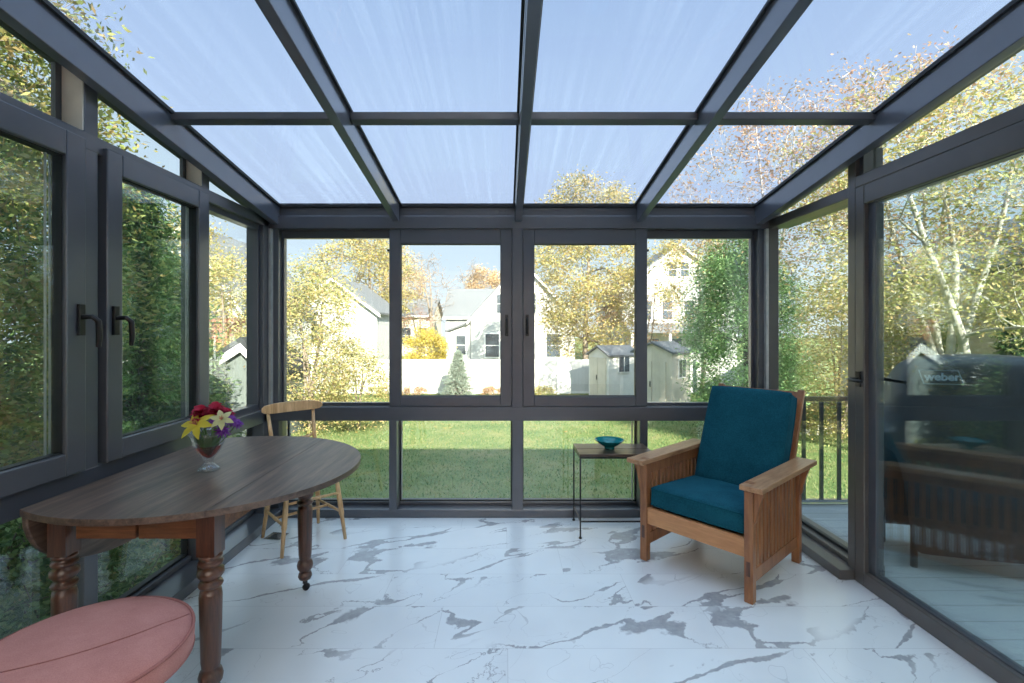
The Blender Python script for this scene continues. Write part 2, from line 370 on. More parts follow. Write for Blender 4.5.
# ceiling: rafters, purlin, glass
ceil = struct(empty('ceiling'), 'sloping glazed roof on dark grey rafters', 'ceiling')
rafx = [-.7525 - .005, .093, .938]
for x in rafx:
    slopebox(MB(), x - .023, x + .023, YF, 3.36, .0, .124).build('rafter', 'alu_skylit', ceil, .003)
    g = MB(); slopebox(g, x - .037, x - .024, YF, 3.40, -.005, .007); slopebox(g, x + .024, x + .037, YF, 3.40, -.005, .007)
    g.build('rafter_gasket', 'gasket', ceil)
for x0, x1, x2 in ((-1.632, -1.583, -1.78), (1.755, 1.804, 1.95)):
    slopebox(MB(), x0, x1, YF, 3.46, -.02, .137).build('rafter', 'alu_skylit', ceil, .003)
    xa, xb = sorted((x2, x0 if x2 < 0 else x1)); slopebox(MB(), xa, xb, YF, 3.46, -.02, .05).build('eaves_beam', 'alu', ceil, .003)
g = MB(); slopebox(g, -1.582, -1.568, YF, 3.40, -.004, .012); slopebox(g, 1.74, 1.754, YF, 3.40, -.004, .012); g.build('rafter_gasket', 'gasket', ceil)
bays = [-1.583] + rafx + [1.755]
for i in range(4):
    a = bays[i] + (.024 if i else 0.001); b = bays[i + 1] - (.024 if i < 3 else 0.001)
    for (y0, y1) in ((YF, 2.31), (2.325, 3.42)):
        slopebox(MB(), a, b, y0, y1, -.014, -.002).build('glass_panel', 'roof_glass', ceil)
    slopebox(MB(), a, b, 2.29, 2.345, .0, .037).build('purlin', 'alu', ceil, .004)

# back wall
wb = MB()
wb.box(XL + .0, XR, YB, YB + .17, 0, .058)                    # base rail
wb.box(XL, XR, YB + .09, YB + .17, .058, .082)                 # glass stop
wb.box(XL, XR, YB, YB + .12, .678, .775)                       # middle rail
wb.box(XL - .1, XR + .1, YB, YB + .15, 2.022, 2.112)           # header
wb.box(XL - .1, XR + .1, YB + .02, YB + .15, 2.112, 2.175)     # upper header, set back
for x0, x1, z0, z1 in ((-.811, -.757, .05, .70), (.049, .125, .05, 2.05), (.943, .998, .05, .70)):
    wb.box(x0, x1, YB + .001, YB + .13, z0, z1)
wallb = struct(wb.build('wall_back', 'alu', None, .004), 'dark grey glazed back wall framing with mid rail', 'wall')
MB().box(XL - .1, XR + .1, YB - .0, YB + .06, 2.175, 2.198).build('glazing_bar', 'gasket', wallb)
for x0, x1 in ((XL - .07, XL + .06), (XR - .062, XR + .07)):
    MB().box(x0, x1, YB + .02, YB + .15, .058, 2.03).build('corner_post', 'alu', wallb, .004)
for x in (XL + .004, XR - .022):
    MB().box(x, x + .018, YB - .012, YB + .0195, .78, 2.02).build('corner_strip', 'spacer', wallb)
# lower back panes
wn = [0]
def window(label):
    wn[0] += 1
    return struct(empty('window_%d' % wn[0]), label, 'window')
for (x0, x1), lab in zip(((-1.565, -.811), (-.757, .049), (.125, .943), (.998, 1.75)),
        ('low fixed pane under the left end of the back wall', 'low fixed pane left of the centre post of the back wall',
         'low fixed pane behind the small side table', 'low fixed pane behind the wooden armchair')):
    w = window(lab)
    MB().box(x0, x1, YB + .105, YB + .125, .083, .68).build('pane', 'glass', w)
    g = MB(); g.box(x0, x1, YB + .1, YB + .13, .078, .09)
    g.box(x0, x0 + .008, YB + .1, YB + .13, .09, .68); g.box(x1 - .008, x1, YB + .1, YB + .13, .09, .68); g.build('gasket', 'gasket', w)
    s = MB(); s.box(x0 + .009, x0 + .016, YB + .106, YB + .124, .09, .68) if x0 < 0.1 else s.box(x1 - .034, x1 - .027, YB + .09, YB + .104, .09, .68)
    s.build('spacer_bar', 'spacer', w)
# upper fixed panes
def ring(mb, x0, x1, z0, z1, w, y0, y1, wb_=None, wt=None):
    wb_ = wb_ or w; wt = wt or w
    mb.box(x0, x0 + w, y0, y1, z0, z1); mb.box(x1 - w, x1, y0, y1, z0, z1)
    mb.box(x0 + w, x1 - w, y0, y1, z0, z0 + wb_); mb.box(x0 + w, x1 - w, y0, y1, z1 - wt, z1); return mb
for x0, x1, lab in ((-1.60, -.80, 'fixed back window over the yellow-green shrub'), (.985, 1.78, 'fixed back window in front of the tall white gabled house')):
    w = window(lab)
    ring(MB(), x0, x1, .776, 2.021, .026, YB + .07, YB + .11, .02, .055).build('frame', 'alu', w, .003)
    MB().box(x0 + .02, x1 - .02, YB + .08, YB + .095, .79, 1.98).build('pane', 'glass', w)
    xx = x1 - .035 if x0 < 0 else x0 + .005
    MB().box(xx, xx + .03, YB + .05, YB + .069, 1.87, 1.885).build('latch', 'black', w)
# sliding sashes
for x0, x1, hx, lab in ((-.812, .0485, .012, 'sliding back window looking at the blue spruce'), (.1255, .998, .155, 'sliding back window looking at the autumn tree')):
    w = window(lab)
    ring(MB(), x0, x1, .776, 2.0215, .080, YB + .012, YB + .06, .07, .103).build('frame', 'alu', w, .004)
    r = MB(); ring(r, x0 + .07, x1 - .07, .84, 1.925, .012, YB + .022, YB + .05); r.build('bead', 'gasket', w)
    MB().box(x0 + .075, x1 - .075, YB + .03, YB + .045, .84, 1.93).build('pane', 'glass', w)
    h = MB(); h.box(hx - .011, hx + .011, YB + .002, YB + .012, 1.27, 1.42)
    h.tube([(hx, YB + .002, 1.40), (hx, YB - .02, 1.385), (hx, YB - .022, 1.33), (hx, YB - .018, 1.29), (hx, YB + .002, 1.285)], .006, 8)
    h.build('handle', 'black', w)

# left wall
wl = MB()
wl.box(XL - .15, XL + .085, YF, YB, 0, .058)
wl.box(XL - .13, XL - .06, YF, YB, .058, .085)
wl.box(XL - .12, XL, YF, YB, .678, .768)
wl.box(XL - .12, XL, YF, YB, 2.03, 2.097)
PL = [.43, 1.165, 1.90, 2.64]
for y in PL:
    z = ZG(y) - .06
    wl.box(XL - .12, XL - .001, y, y + .065, .05, z + .03)
wl.box(XL - .12, XL, 3.31, YB + .03, .05, 2.2)
walll = struct(wl.build('wall_left', 'alu', None, .004), 'dark grey glazed wall framing behind the drop-leaf table', 'wall')
for y in PL[1:]:
    z = ZG(y) - .055
    MB().box(XL - .085, XL - .004, y - .006, y - .0005, 2.10, z).build('filler_panel', 'cream', walll)
    MB().box(XL - .105, XL - .087, y - .03, y - .001, 2.10, z).build('glazing_bar', 'alu', walll)
gaps = [(YF, PL[0])] + [(PL[i] + .065, PL[i + 1]) for i in range(3)] + [(PL[3] + .065, 3.31)]
labs_lo = ['low fixed pane of the left wall beside the doorway', 'low fixed pane of the left wall before the stool', 'low fixed pane of the left wall under the table tip', 'low fixed pane of the left wall behind the table legs', 'low fixed pane of the left wall by the pale chair']
labs_hi = ['sloping transom pane at the doorway end of the left wall', 'sloping transom pane before the stool', 'sloping transom pane above the first casement', 'sloping transom pane above the second casement', 'small triangular transom pane by the left corner']
for (y0, y1), l1, l2 in zip(gaps, labs_lo, labs_hi):
    w = window(l1); MB().box(XL - .105, XL - .09, y0, y1, .085, .68).build('pane', 'side_glass', w)
    g = MB(); g.box(XL - .11, XL - .08, y0, y1, .086, .098); g.box(XL - .11, XL - .08, y0, y0 + .01, .098, .678); g.box(XL - .11, XL - .08, y1 - .01, y1, .098, .678); g.build('gasket', 'gasket', w)
    w = window(l2)
    ye = min(y1, 3.24)
    vs = [(x, y, z) for z in ('lo', 'hi') for y in (y0, ye) for x in (XL - .105, XL - .092)]
    vs = [(x, y, 2.097 if z == 'lo' else max(2.098, ZG(y) - .05)) for x, y, z in vs]
    MB().hexa(vs).build('pane', 'glass', w)
def ringX(mb, y0, y1, z0, z1, w0, w1, wb_, wt, x0, x1):
    mb.box(x0, x1, y0, y0 + w0, z0, z1); mb.box(x0, x1, y1 - w1, y1, z0, z1)
    mb.box(x0, x1, y0 + w0, y1 - w1, z0, z0 + wb_); mb.box(x0, x1, y0 + w0, y1 - w1, z1 - wt, z1); return mb
def lever(y, z, w, xface):
    h = MB(); h.box(xface, xface + .012, y - .014, y + .014, z - .05, z + .07)
    h.tube([(xface + .01, y, z + .02), (xface + .05, y, z + .022), (xface + .062, y + .012, z + .005), (xface + .062, y + .016, z - .05), (xface + .058, y + .016, z - .095)], [.010, .010, .011, .011, .009], 10)
    h.build('handle', 'black', w, .002)
for y0, y1, lab, hy in ((1.04, 1.885, 'open-in casement window beside the table tip', 1.855), (1.985, 2.665, 'casement window behind the flower vase', 2.02)):
    w = window(lab)
    ringX(MB(), y0, y1, .77, 2.063, .08, .085, .085, .095, XL - .035, XL + .02).build('frame', 'alu', w, .005)
    r = MB(); ringX(r, y0 + .078, y1 - .083, .853, 1.97, .006, .006, .006, .006, XL - .033, XL + .004); r.build('bead', 'gasket', w)
    s = MB(); s.box(XL - .028, XL - .023, y1 - .125, y1 - .119, .86, 1.965); s.box(XL - .034, XL - .030, y1 - .100, y1 - .094, .86, 1.965); s.build('spacer_bar', 'spacer', w)
    MB().box(XL - .012, XL - .006, y0 + .07, y1 - .08, .85, 1.972).build('pane', 'glass', w)
    MB().box(XL - .034, XL - .0285, y0 + .07, y1 - .08, .85, 1.972).build('outer_pane', 'glass', w)
    lever(hy, 1.345, w, XL + .02)
w = window('fixed window of the left wall nearest the back corner')
ringX(MB(), 2.71, 3.31, .768, 2.03, .012, .02, .04, .035, XL - .09, XL - .03).build('frame', 'alu', w, .003)
MB().box(XL - .07, XL - .06, 2.715, 3.30, .80, 1.998).build('pane', 'glass', w)
w = window('casement window of the left wall at the doorway end')
ringX(MB(), YF + .02, .42, .77, 2.03, .08, .08, .085, .095, XL - .05, XL + .02).build('frame', 'alu', w, .005)
MB().box(XL - .035, XL - .028, YF + .05, .37, .84, 1.95).build('pane', 'glass', w)
w = window('fixed window of the left wall before the stool')
ringX(MB(), .50, 1.03, .77, 2.03, .05, .05, .05, .05, XL - .08, XL - .01).build('frame', 'alu', w, .005)
MB().box(XL - .06, XL - .05, .54, 1.0, .81, 1.99).build('pane', 'glass', w)

# right wall
wr = MB()
wr.box(XR - .08, XR + .16, 2.545, YB, 0, .052)
wr.box(XR + .02, XR + .16, 2.545, YB, .052, .075)
wr.box(XR, XR + .14, 2.545, YB, 2.02, 2.08)
wr.box(XR, XR + .14, YF, 2.545, 2.06, 2.12)
wr.box(XR, XR + .07, YB - .005, YB + .03, .05, 2.2)
for y in (2.54, .86):
    wr.box(XR - .0015, XR + .14, y, y + .057, .0, ZG(y) - .06)
wallr = struct(wr.build('wall_right', 'alu_warm_lit', None, .004), 'dark grey glazed wall framing with the deck door', 'wall')
MB().box(XR + .02, XR + .12, 2.51, 2.5395, 2.121, ZG(2.53) - .055).build('glazing_bar', 'alu', wallr)
w = window('tall fixed glass panel of the right wall behind the armchair')
MB().box(XR + .07, XR + .085, 2.59, YB - .004, .076, 2.025).build('pane', 'door_glass', w)
g = MB(); g.box(XR + .065, XR + .09, 2.597, 3.37, .076, .09); g.build('gasket', 'gasket', w)
for y0, y1, zb, lab in ((2.597, 3.37, 2.08, 'triangular transom pane above the fixed panel of the right wall'), (YF, 2.51, 2.12, 'long sloping transom pane above the deck door')):
    w = window(lab); ye = y1
    vs = [(x, y, zb if z == 0 else ZG(y) - .05) for z in (0, 1) for y in (y0, ye) for x in (XR + .07, XR + .085)]
    MB().hexa(vs).build('pane', 'glass', w)
dr = struct(empty('door_1'), 'glazed deck door with a dark grey frame and black lever', 'door')
ringX(MB(), .92, 2.538, .0, 2.06, .07, .062, .075, .10, XR - .004, XR + .07).build('frame', 'alu_warm_lit', dr, .005)
ringX(MB(), .985, 2.478, .07, 1.968, .055, .05, .012, .012, XR + .02, XR + .062).build('bead', 'alu', dr, .003)
MB().box(XR + .028, XR + .036, 1.03, 2.45, .075, 1.965).build('pane', 'door_glass', dr)
MB().box(XR + .05, XR + .057, 1.03, 2.45, .075, 1.965).build('outer_pane', 'door_glass', dr)
h = MB(); h.box(XR - .014, XR - .0045, 2.495, 2.525, 1.02, 1.10)
h.tube([(XR - .01, 2.51, 1.06), (XR - .055, 2.51, 1.06), (XR - .065, 2.495, 1.06), (XR - .065, 2.41, 1.057)], .009, 10)
h.tube([(XR + .075, 2.51, 1.06), (XR + .12, 2.51, 1.06), (XR + .13, 2.495, 1.06), (XR + .13, 2.38, 1.057)], .009, 10)
h.build('handle', 'black', dr, .002)
MB().box(XR + .06, XR + .072, YF, .86, .05, 2.06).build('side_panel', 'door_glass', dr)
# house behind the sunroom: wide opening, lit room, walls and roof
hf = MB(); T_ = 6.2
hf.box(-7, -1.62, YF - .2, YF, -1.6, T_); hf.box(1.80, 8, YF - .2, YF, -1.6, T_); hf.box(-1.62, 1.80, YF - .2, YF, 2.2, T_); hf.box(-1.62, 1.80, YF - .2, YF, -1.6, -.05)
hf.box(-7, 8, -9, -8.8, -1.6, T_); hf.box(-7, -6.8, -8.8, YF - .2, -1.6, T_); hf.box(7.8, 8, -8.8, YF - .2, -1.6, T_)
struct(hf.build('wall_house', 'siding_warm'), 'clapboard house wall with the wide opening into the sunroom', 'wall')
struct(MB().prism([(-.3, T_), (-9.35, T_), (-4.78, T_ + 1.6)], -7.3, 8.3, 'x').build('roof_house', 'shingle'), 'grey shingle roof of the house behind the sunroom', 'roof')
struct(MB().box(-3.5, 3.7, -5.2, YF - .2, -.1, -.05).build('floor_house', 'apron'), 'wood floor of the house room behind the opening', 'floor')
struct(MB().box(-3.5, 3.7, -5.2, YF - .2, 2.6, 2.7).build('ceiling_house', 'plaster'), 'white ceiling of the house room behind the opening', 'ceiling')
iw = MB(); iw.box(-3.6, 3.8, -5.3, -5.2, -.1, 2.7); iw.box(-3.6, -3.5, -5.2, YF - .2, -.1, 2.7); iw.box(3.7, 3.8, -5.2, YF - .2, -.1, 2.7)
struct(iw.build('wall_room', 'plaster'), 'white plaster walls of the house room behind the opening', 'wall')

# ---------------------------------------------------------------- drop-leaf table
TZ = .74
tb = thing('drop_leaf_table', 'round dark wood drop-leaf table with turned legs against the left wall', 'table')
cx, cy, R_ = -1.245, 2.050, .610
def chord(x0, x1, n=36):
    def yy(x): return .945 * math.sqrt(max(0, R_ ** 2 - (x - cx) ** 2))
    xs = [x0 + (x1 - x0) * (1 - math.cos(PI * i / n)) / 2 for i in range(n + 1)]
    a = [(x, cy - yy(x)) for x in xs]; b = [(x, cy + yy(x)) for x in reversed(xs)]
    return [p for i, p in enumerate(a + b) if i == 0 or (abs(p[0] - (a + b)[i - 1][0]) + abs(p[1] - (a + b)[i - 1][1])) > 1e-4]
top = MB().prism(chord(-1.562, -.957), TZ - .022, TZ).build('tabletop', 'table_top', tb, .006, 3)
MB().prism(chord(-.955, cx + R_ - .0005), TZ - .022, TZ).build('raised_leaf', 'table_top', tb, .006, 3)
# hanging leaf
hl = [(cy + .50, TZ - .02), (cy - .50, TZ - .02)]
n = 24
leafp = [(cy + .468 * math.cos(PI * i / n), TZ - .028 - .28 * math.sin(PI * i / n) ** .9) for i in range(n + 1)]
MB().prism(leafp, -1.584, -1.566, 'x').build('hanging_leaf', 'table_top', tb, .005)
def tleg(x, y, caster=True):
    m = MB(); w = .031
    m.box(x - w, x + w, y - w, y + w, .548, TZ - .023)
    prof = [(.018, .052), (.028, .058), (.034, .072), (.030, .088), (.022, .094), (.026, .098), (.036, .112), (.039, .130), (.034, .148), (.025, .158), (.029, .163), (.029, .168),
            (.031, .18), (.034, .30), (.036, .405), (.033, .425), (.021, .431), (.036, .438), (.039, .445), (.036, .452), (.020, .458), (.031, .464), (.042, .480), (.041, .495), (.022, .507), (.037, .512), (.040, .519), (.037, .526), (.021, .531), (.037, .538), (.037, .546), (.030, .552)]
    fl_ = lambda z, t: 1 - (.07 * max(0, math.cos(t * 10)) if .19 < z < .40 else 0)
    m.lathe(prof, (x, y, 0), 40, flute=fl_)
    lg = m.build('leg', 'table_leg', tb)
    cm = MB().lathe([(.006, .030), (.012, .036), (.012, .052)], (x, y, 0), 12)
    T = Matrix.Translation((x + .006, y, .017)) @ Matrix.Rotation(PI / 2, 4, 'X')
    cm2 = MB().lathe([(.006, -.009), (.017, -.008), (.017, .008), (.006, .009)], (0, 0, 0), 18)
    cm.add([T @ Vector(v) for v in cm2.v], cm2.f, True)
    cm.build('caster', 'black', lg)
for x in (-1.515, -1.012):
    for y in (1.665, 2.45): tleg(x, y)
for y in (1.665, 2.45):
    for x0, x1 in ((-1.466, -1.262), (-1.252, -1.05)):
        MB().box(x0, x1, y - .012, y + .012, .603, TZ - .023).build('apron', 'apron', tb, .002)
MB().box(-1.275, -1.24, 1.69, 2.43, .60, TZ - .023).build('apron', 'table_leg', tb)
for x in (-1.50, -1.016):
    MB().box(x - .012, x + .012, 1.70, 2.415, .603, TZ - .023).build('apron', 'apron', tb, .002)

# ---------------------------------------------------------------- vase with flowers
rng = random.Random(5)
VX, VY = -1.215, 1.985
vs_ = thing('glass_vase', 'footed clear glass vase with a red tint standing on the dark table', 'vase', (VX, VY, TZ))
fv = lambda z, t: 1 + .035 * math.cos(t * 10)
outer = [(.001, .0), (.038, .0), (.041, .006), (.034, .014), (.022, .024), (.016, .036), (.017, .046), (.028, .062), (.044, .085), (.055, .11), (.064, .138), (.072, .160)]
inner = [(.069, .160), (.061, .138), (.052, .11), (.041, .086), (.025, .064), (.010, .052), (.001, .050)]
MB().lathe(outer + inner, (0, 0, 0), 40, flute=fv).build('body', 'vase', vs_)
MB().lathe([(.001, .0525), (.009, .0535), (.0235, .065), (.039, .087), (.046, .100), (.001, .102)], (0, 0, 0), 30).build('water', 'redglass', vs_)
def petal_flower(kind, c, aim, r, name, label, np_=6, width=.34, curl=.5, layers=1, mat='petal_y'):
    t = thing(name, label, 'flower', (VX + c[0], VY + c[1], TZ + c[2]), 0, 'flowers in the glass vase')
    aim = Vector(aim).normalized(); a = aim.orthogonal().normalized(); b = aim.cross(a)
    m = MB()
    for l in range(layers):
        rr = r * (1 - .22 * l / max(1, layers - 1) * 2.2 if layers > 1 else 1); lift = l * r * .13
        for k in range(np_):
            th = 2 * PI * (k + .5 * (l % 2)) / np_ + rng.uniform(-.16, .16); d = a * math.cos(th) + b * math.sin(th); s = aim.cross(d)
            up = curl * (.4 + l / max(1, layers) * 1.1) * rng.uniform(.7, 1.25)
            pts = []
            for q in (0, .3, .6, .85, 1.0):
                wd = r * width * math.sin(PI * min(.97, .12 + q * .86)) ; h_ = rr * (up * math.sin(q * 1.4) - .25 * q * q) + lift
                c0 = d * rr * q + aim * h_
                pts += [c0 - s * wd + aim * wd * .2, c0, c0 + s * wd + aim * wd * .2]
            fs = []
            for i in range(4):
                for j in (0, 1): fs.append((i * 3 + j, i * 3 + j + 1, i * 3 + j + 4, i * 3 + j + 3))
            m.add(pts, fs, True)
    m.build('petals', mat, t)
    e = Vector((0, 0, .062)) - Vector(c) ; e = e + Vector((rng.uniform(-.006, .006), rng.uniform(-.006, .006), 0))
    MB().tube([(0, 0, 0), tuple(-aim * .02 + e * .3), tuple(e)], .0022, 6).build('stem', 'stem', t)
    if kind == 'lily':
        g = MB()
        for k in range(5):
            th = 2 * PI * k / 5; d = a * math.cos(th) + b * math.sin(th)
            g.tube([(0, 0, 0), tuple(aim * r * .45 + d * r * .16)], .0016, 5)
        g.build('stamen', 'petal_o', t)
    return t
petal_flower('lily', (-.012, -.060, .200), (-.08, -1, .8), .070, 'lily', 'large yellow lily at the left of the vase', 6, .22, .35, mat='petal_y')
petal_flower('lily', (.080, -.045, .218), (.35, -.8, .6), .046, 'lily', 'small cream lily at the right of the bouquet', 6, .26, .5, mat='petal_w')
petal_flower('lily', (-.060, .010, .205), (-.5, -.5, .6), .045, 'lily', 'coral bloom above the yellow lily', 6, .3, .6, mat='petal_o')
for i, (c, rr, lab) in enumerate((((-.015, -.02, .222), .045, 'crimson bloom at the front of the red cluster'), ((.030, .0, .228), .043, 'crimson bloom in the middle of the red cluster'), ((-.042, .02, .230), .038, 'crimson bloom at the back left of the red cluster'), ((.01, .035, .236), .040, 'crimson bloom at the top of the bouquet'), ((.052, .03, .215), .038, 'crimson bloom next to the purple flowers'))):
    petal_flower('rose', c, (c[0] * 4, -.35, 1), rr, 'carnation', lab, 9, .30, .9, 4, 'petal_r')
for c, rr, lab in (((.088, .0, .205), .034, 'purple flower at the right edge of the bouquet'), ((.075, -.03, .165), .034, 'purple flower hanging over the vase rim'), ((.098, .03, .185), .030, 'purple flower at the far right of the bouquet'), ((.045, -.045, .20), .028, 'magenta-purple flower beside the small cream lily')):
    petal_flower('aster', c, (c[0] * 6, -.5, .9), rr, 'aster', lab, 14, .12, .5, 3, 'petal_p')
m = MB()
for k in range(9):
    th = k * .7 + .3; d = Vector((math.cos(th), math.sin(th), 0)); s = Vector((-d.y, d.x, 0)); wd = .016
    pts = []
    for q in (0, .25, .5, .75, 1):
        w_ = wd * math.sin(PI * min(.96, .1 + .9 * q)); c0 = d * (.012 + .055 * q) + Vector((0, 0, .07 + .11 * q - .02 * q * q)); pts += [c0 - s * w_, c0 + s * w_ + Vector((0, 0, .003))]
    m.add(pts, [(2 * i, 2 * i + 1, 2 * i + 3, 2 * i + 2) for i in range(4)], True)
gf = m.build('green_foliage', 'stem', None); gf.location = (VX, VY, TZ)
tag(gf, 'green leaves tucked in the glass vase under the blooms', 'foliage', None, 'stuff')

# ---------------------------------------------------------------- pale spindle chair in the corner
ch = thing('wooden_chair', 'pale beech chair with curved crest rail in the back left corner', 'chair', (-1.273, 3.058, 0), math.atan2(.69, .725))
# local: +x = right along the back, -y = front
def leg(x0, y0, x1, y1, z1=.43):
    m = MB(); pr = [.010, .0125, .0115, .016, .0155, .012, .010]; zz = [0, .12, .14, .16, .26, .38, z1]
    m.tube([(x0 + (x1 - x0) * z / z1, y0 + (y1 - y0) * z / z1, z) for z in zz], pr, 12); m.build('leg', 'pale_wood', ch)
leg(-.195, -.185, -.145, -.14); leg(.185, -.195, .145, -.14); leg(-.185, .185, -.14, .13); leg(.165, .17, .14, .13)
seat = []
for i in range(32):
    t = 2 * PI * i / 32; r = .21 * (1 + .05 * math.cos(2 * t)); seat.append((r * math.cos(t), r * .95 * math.sin(t)))
MB().prism(seat, .42, .448).build('seat', 'pale_wood', ch, .008, 3)
for a, b, z in (((-.175, -.165), (-.168, .162), .17), ((.167, -.17), (.15, .155), .17), ((-.168, 0), (.16, 0), .17), ((-.165, -.158), (.16, -.166), .29)):
    z2 = z
    MB().tube([(a[0], a[1], z), ((a[0] + b[0]) / 2, (a[1] + b[1]) / 2, z), (b[0], b[1], z2)], [.007, .010, .007], 10).build('stretcher', 'pale_wood', ch)
for s in (-1, 1):
    MB().tube([(s * .135, .13, .44), (s * .136, .165, .60), (s * .145, .215, .79)], [.012, .013, .010], 12).build('back_post', 'pale_wood', ch)
m = MB(); secs = []
n = 20
for i in range(n + 1):
    t = -1 + 2 * i / n; x = t * .195; y = .225 - .05 * t * t; hh = .034 * (1 - .45 * t ** 4) if abs(t) < .97 else .012
    th = .011 if abs(t) < .97 else .006
    secs.append([(x, y - th, .805 - hh), (x, y + th, .805 - hh), (x, y + th * .8, .805 + hh), (x, y - th * .8, .805 + hh)])
vs = [p for s in secs for p in s]; fs = [(0, 1, 2, 3), tuple(4 * n + k for k in (3, 2, 1, 0))]
for i in range(n):
    for k in range(4): fs.append((4 * i + k, 4 * i + (k + 1) % 4, 4 * i + 4 + (k + 1) % 4, 4 * i + 4 + k))
m.add(vs, fs).build('crest_rail', 'pale_wood', ch, .005, 3)
m = MB(); m.tube([(-.137, .168, .62), (-.09, .170, .60), (0, .172, .592), (.09, .170, .60), (.137, .168, .62)], [.007, .011, .013, .011, .007], 10); m.build('back_rail', 'pale_wood', ch)

# ---------------------------------------------------------------- armchair (morris chair)
ang = math.atan2(-.755, .656)
W2 = .309
ac = thing('armchair', 'cherry wood slatted armchair with teal velvet cushions', 'armchair', (.979, 2.545, 0), ang)
# local: x = along the front (right +), y = to the back; outer width .61, depth .665
W2 = .311; DP = .665; LW = .042
def lb(name, mat, x0, x1, y0, y1, z0, z1, bv=.003): return MB().box(x0, x1, y0, y1, z0, z1).build(name, mat, ac, bv)
for s in (-1, 1):
    x0, x1 = sorted((s * W2, s * (W2 - LW)))
    lb('leg', 'cherry', x0, x1, 0, LW, 0, .55, .004); lb('leg', 'cherry', x0, x1, DP - LW, DP, 0, .55, .004)
    xs0, xs1 = sorted((s * (W2 - .012), s * (W2 - .034)))
    lb('side_rail', 'cherry', xs0, xs1, LW, DP - LW, .085, .150); lb('side_rail', 'cherry', xs0, xs1, LW, DP - LW, .49, .55)
    nsl = 13
    for k in range(nsl):
        y = LW + .016 + (DP - 2 * LW - .032) * k / (nsl - 1)
        xa, xb = sorted((s * (W2 - .017), s * (W2 - .029)))
        lb('slat', 'cherry', xa, xb, y - .0145, y + .0145, .149, .491, .0015)
    # corbels on the outer face of both legs
    for yc in (LW / 2, DP - LW / 2):
        pts = [(0, .55), (0, .38), (.010, .40), (.016, .44), (.028, .49), (.042, .53), (.044, .55)]
        m = MB(); m.prism([(s * (W2 + .0005 + p[0]), p[1]) for p in pts], yc - .011, yc + .011, 'y'); m.build('corbel', 'cherry', ac, .002)
    # arm
    xa, xb = s * (W2 - .046), s * (W2 + .060)
    m = MB(); n = 14; vs = []
    for i in range(n + 1):
        t = i / n; y = -.045 + (DP + .10) * t
        z = .551 + .012 * 0
        hb = .026
        zz = .551
        for (x, z_) in ((xa, zz), (xb, zz), (xb, zz + hb), (xa, zz + hb)): vs.append((x, y, z_))
    fs = [(0, 1, 2, 3), tuple(4 * n + k for k in (3, 2, 1, 0))]
    for i in range(n):
        for k in range(4): fs.append((4 * i + k, 4 * i + (k + 1) % 4, 4 * i + 4 + (k + 1) % 4, 4 * i + 4 + k))
    a_ = m.add(vs, fs).build('arm', 'cherry_arm', ac, .004)
    MB().box(s * W2 - s * LW - .0, s * W2, .004, LW - .004, .5775, .5795).build('tenon', 'cherry', a_, .001)
    MB().box(min(s * (W2 - .012), s * (W2 - .03)), max(s * (W2 - .012), s * (W2 - .03)), -.002, -.0002, .13, .20).build('tenon', 'table_leg', ac)
lb('front_rail', 'cherry_front', -(W2 - LW), W2 - LW, .008, .032, .212, .305)
lb('back_rail', 'cherry', -(W2 - LW), W2 - LW, DP - .034, DP - .01, .20, .30)
lb('seat_frame', 'cherry', -(W2 - .036), W2 - .036, .034, DP - .036, .245, .285)
def cushion(name, w, d, t, T, mat='teal', puff=.35):
    """soft box cushion: rounded super-ellipsoid sheet with crowned faces"""
    nu, nv = 22, 22; m = MB(); vs = []; fs = []
    def edge(u): return math.copysign(abs(math.sin(u * PI / 2)) ** .72, u)
    for side in (1, -1):
        for i in range(nu + 1):
            for j in range(nv + 1):
                u = -1 + 2 * i / nu; v = -1 + 2 * j / nv
                uu, vv = edge(u), edge(v)
                inset = 1 - .012 * (abs(uu * vv)) ** 4 * 2
                x = uu * w / 2 * inset; y = vv * d / 2 * inset
                e = max(abs(uu), abs(vv)); z = side * (t / 2) * ((1 - e ** 12) ** .5 * .28 + .72 + puff * .30 * (1 - uu * uu) * (1 - vv * vv))
                z += .0025 * math.sin(x * 31 + y * 17) * (1 - e ** 4)
                vs.append(T @ Vector((x, y, z)))
    S = (nu + 1) * (nv + 1)
    idx = lambda s, i, j: s * S + i * (nv + 1) + j
    for s in (0, 1):
        for i in range(nu):
            for j in range(nv): fs.append((idx(s, i, j), idx(s, i + 1, j), idx(s, i + 1, j + 1), idx(s, i, j + 1)))
    per = [(i, 0) for i in range(nu)] + [(nu, j) for j in range(nv)] + [(i, nv) for i in range(nu, 0, -1)] + [(0, j) for j in range(nv, 0, -1)]
    for k in range(len(per)):
        a, b = per[k], per[(k + 1) % len(per)]; fs.append((idx(0, *a), idx(1, *a), idx(1, *b), idx(0, *b)))
    o = m.add(vs, fs, True).build(name, mat, ac, .006, 3)
    for zz in (1, -1):
        p = MB(); pts = []
        for k in range(len(per)):
            i, j = per[k]; v = m.v[idx(0 if zz > 0 else 1, i, j)]; pts.append(v)
        p.tube(pts, .0042, 6, closed=True); p.build('piping', mat, o)
    return o
cushion('seat_cushion', .525, .54, .122, Matrix.Translation((0, .292, .352)) @ Matrix.Rotation(-.06, 4, 'X'))
Rb = Matrix.Rotation(-.40, 4, 'X')      # recline
TB = Matrix.Translation((0, .60, .405)) @ Rb
cushion('back_cushion', .482, .61, .13, TB @ Matrix.Translation((0, -.045, .245)) @ Matrix.Rotation(PI / 2, 4, 'X'))
for s in (-1, 1):
    m = MB(); m.box(s * .243 - .018, s * .243 + .018, .028, .056, -.14, .605, TB); m.build('back_post', 'cherry', ac, .003)
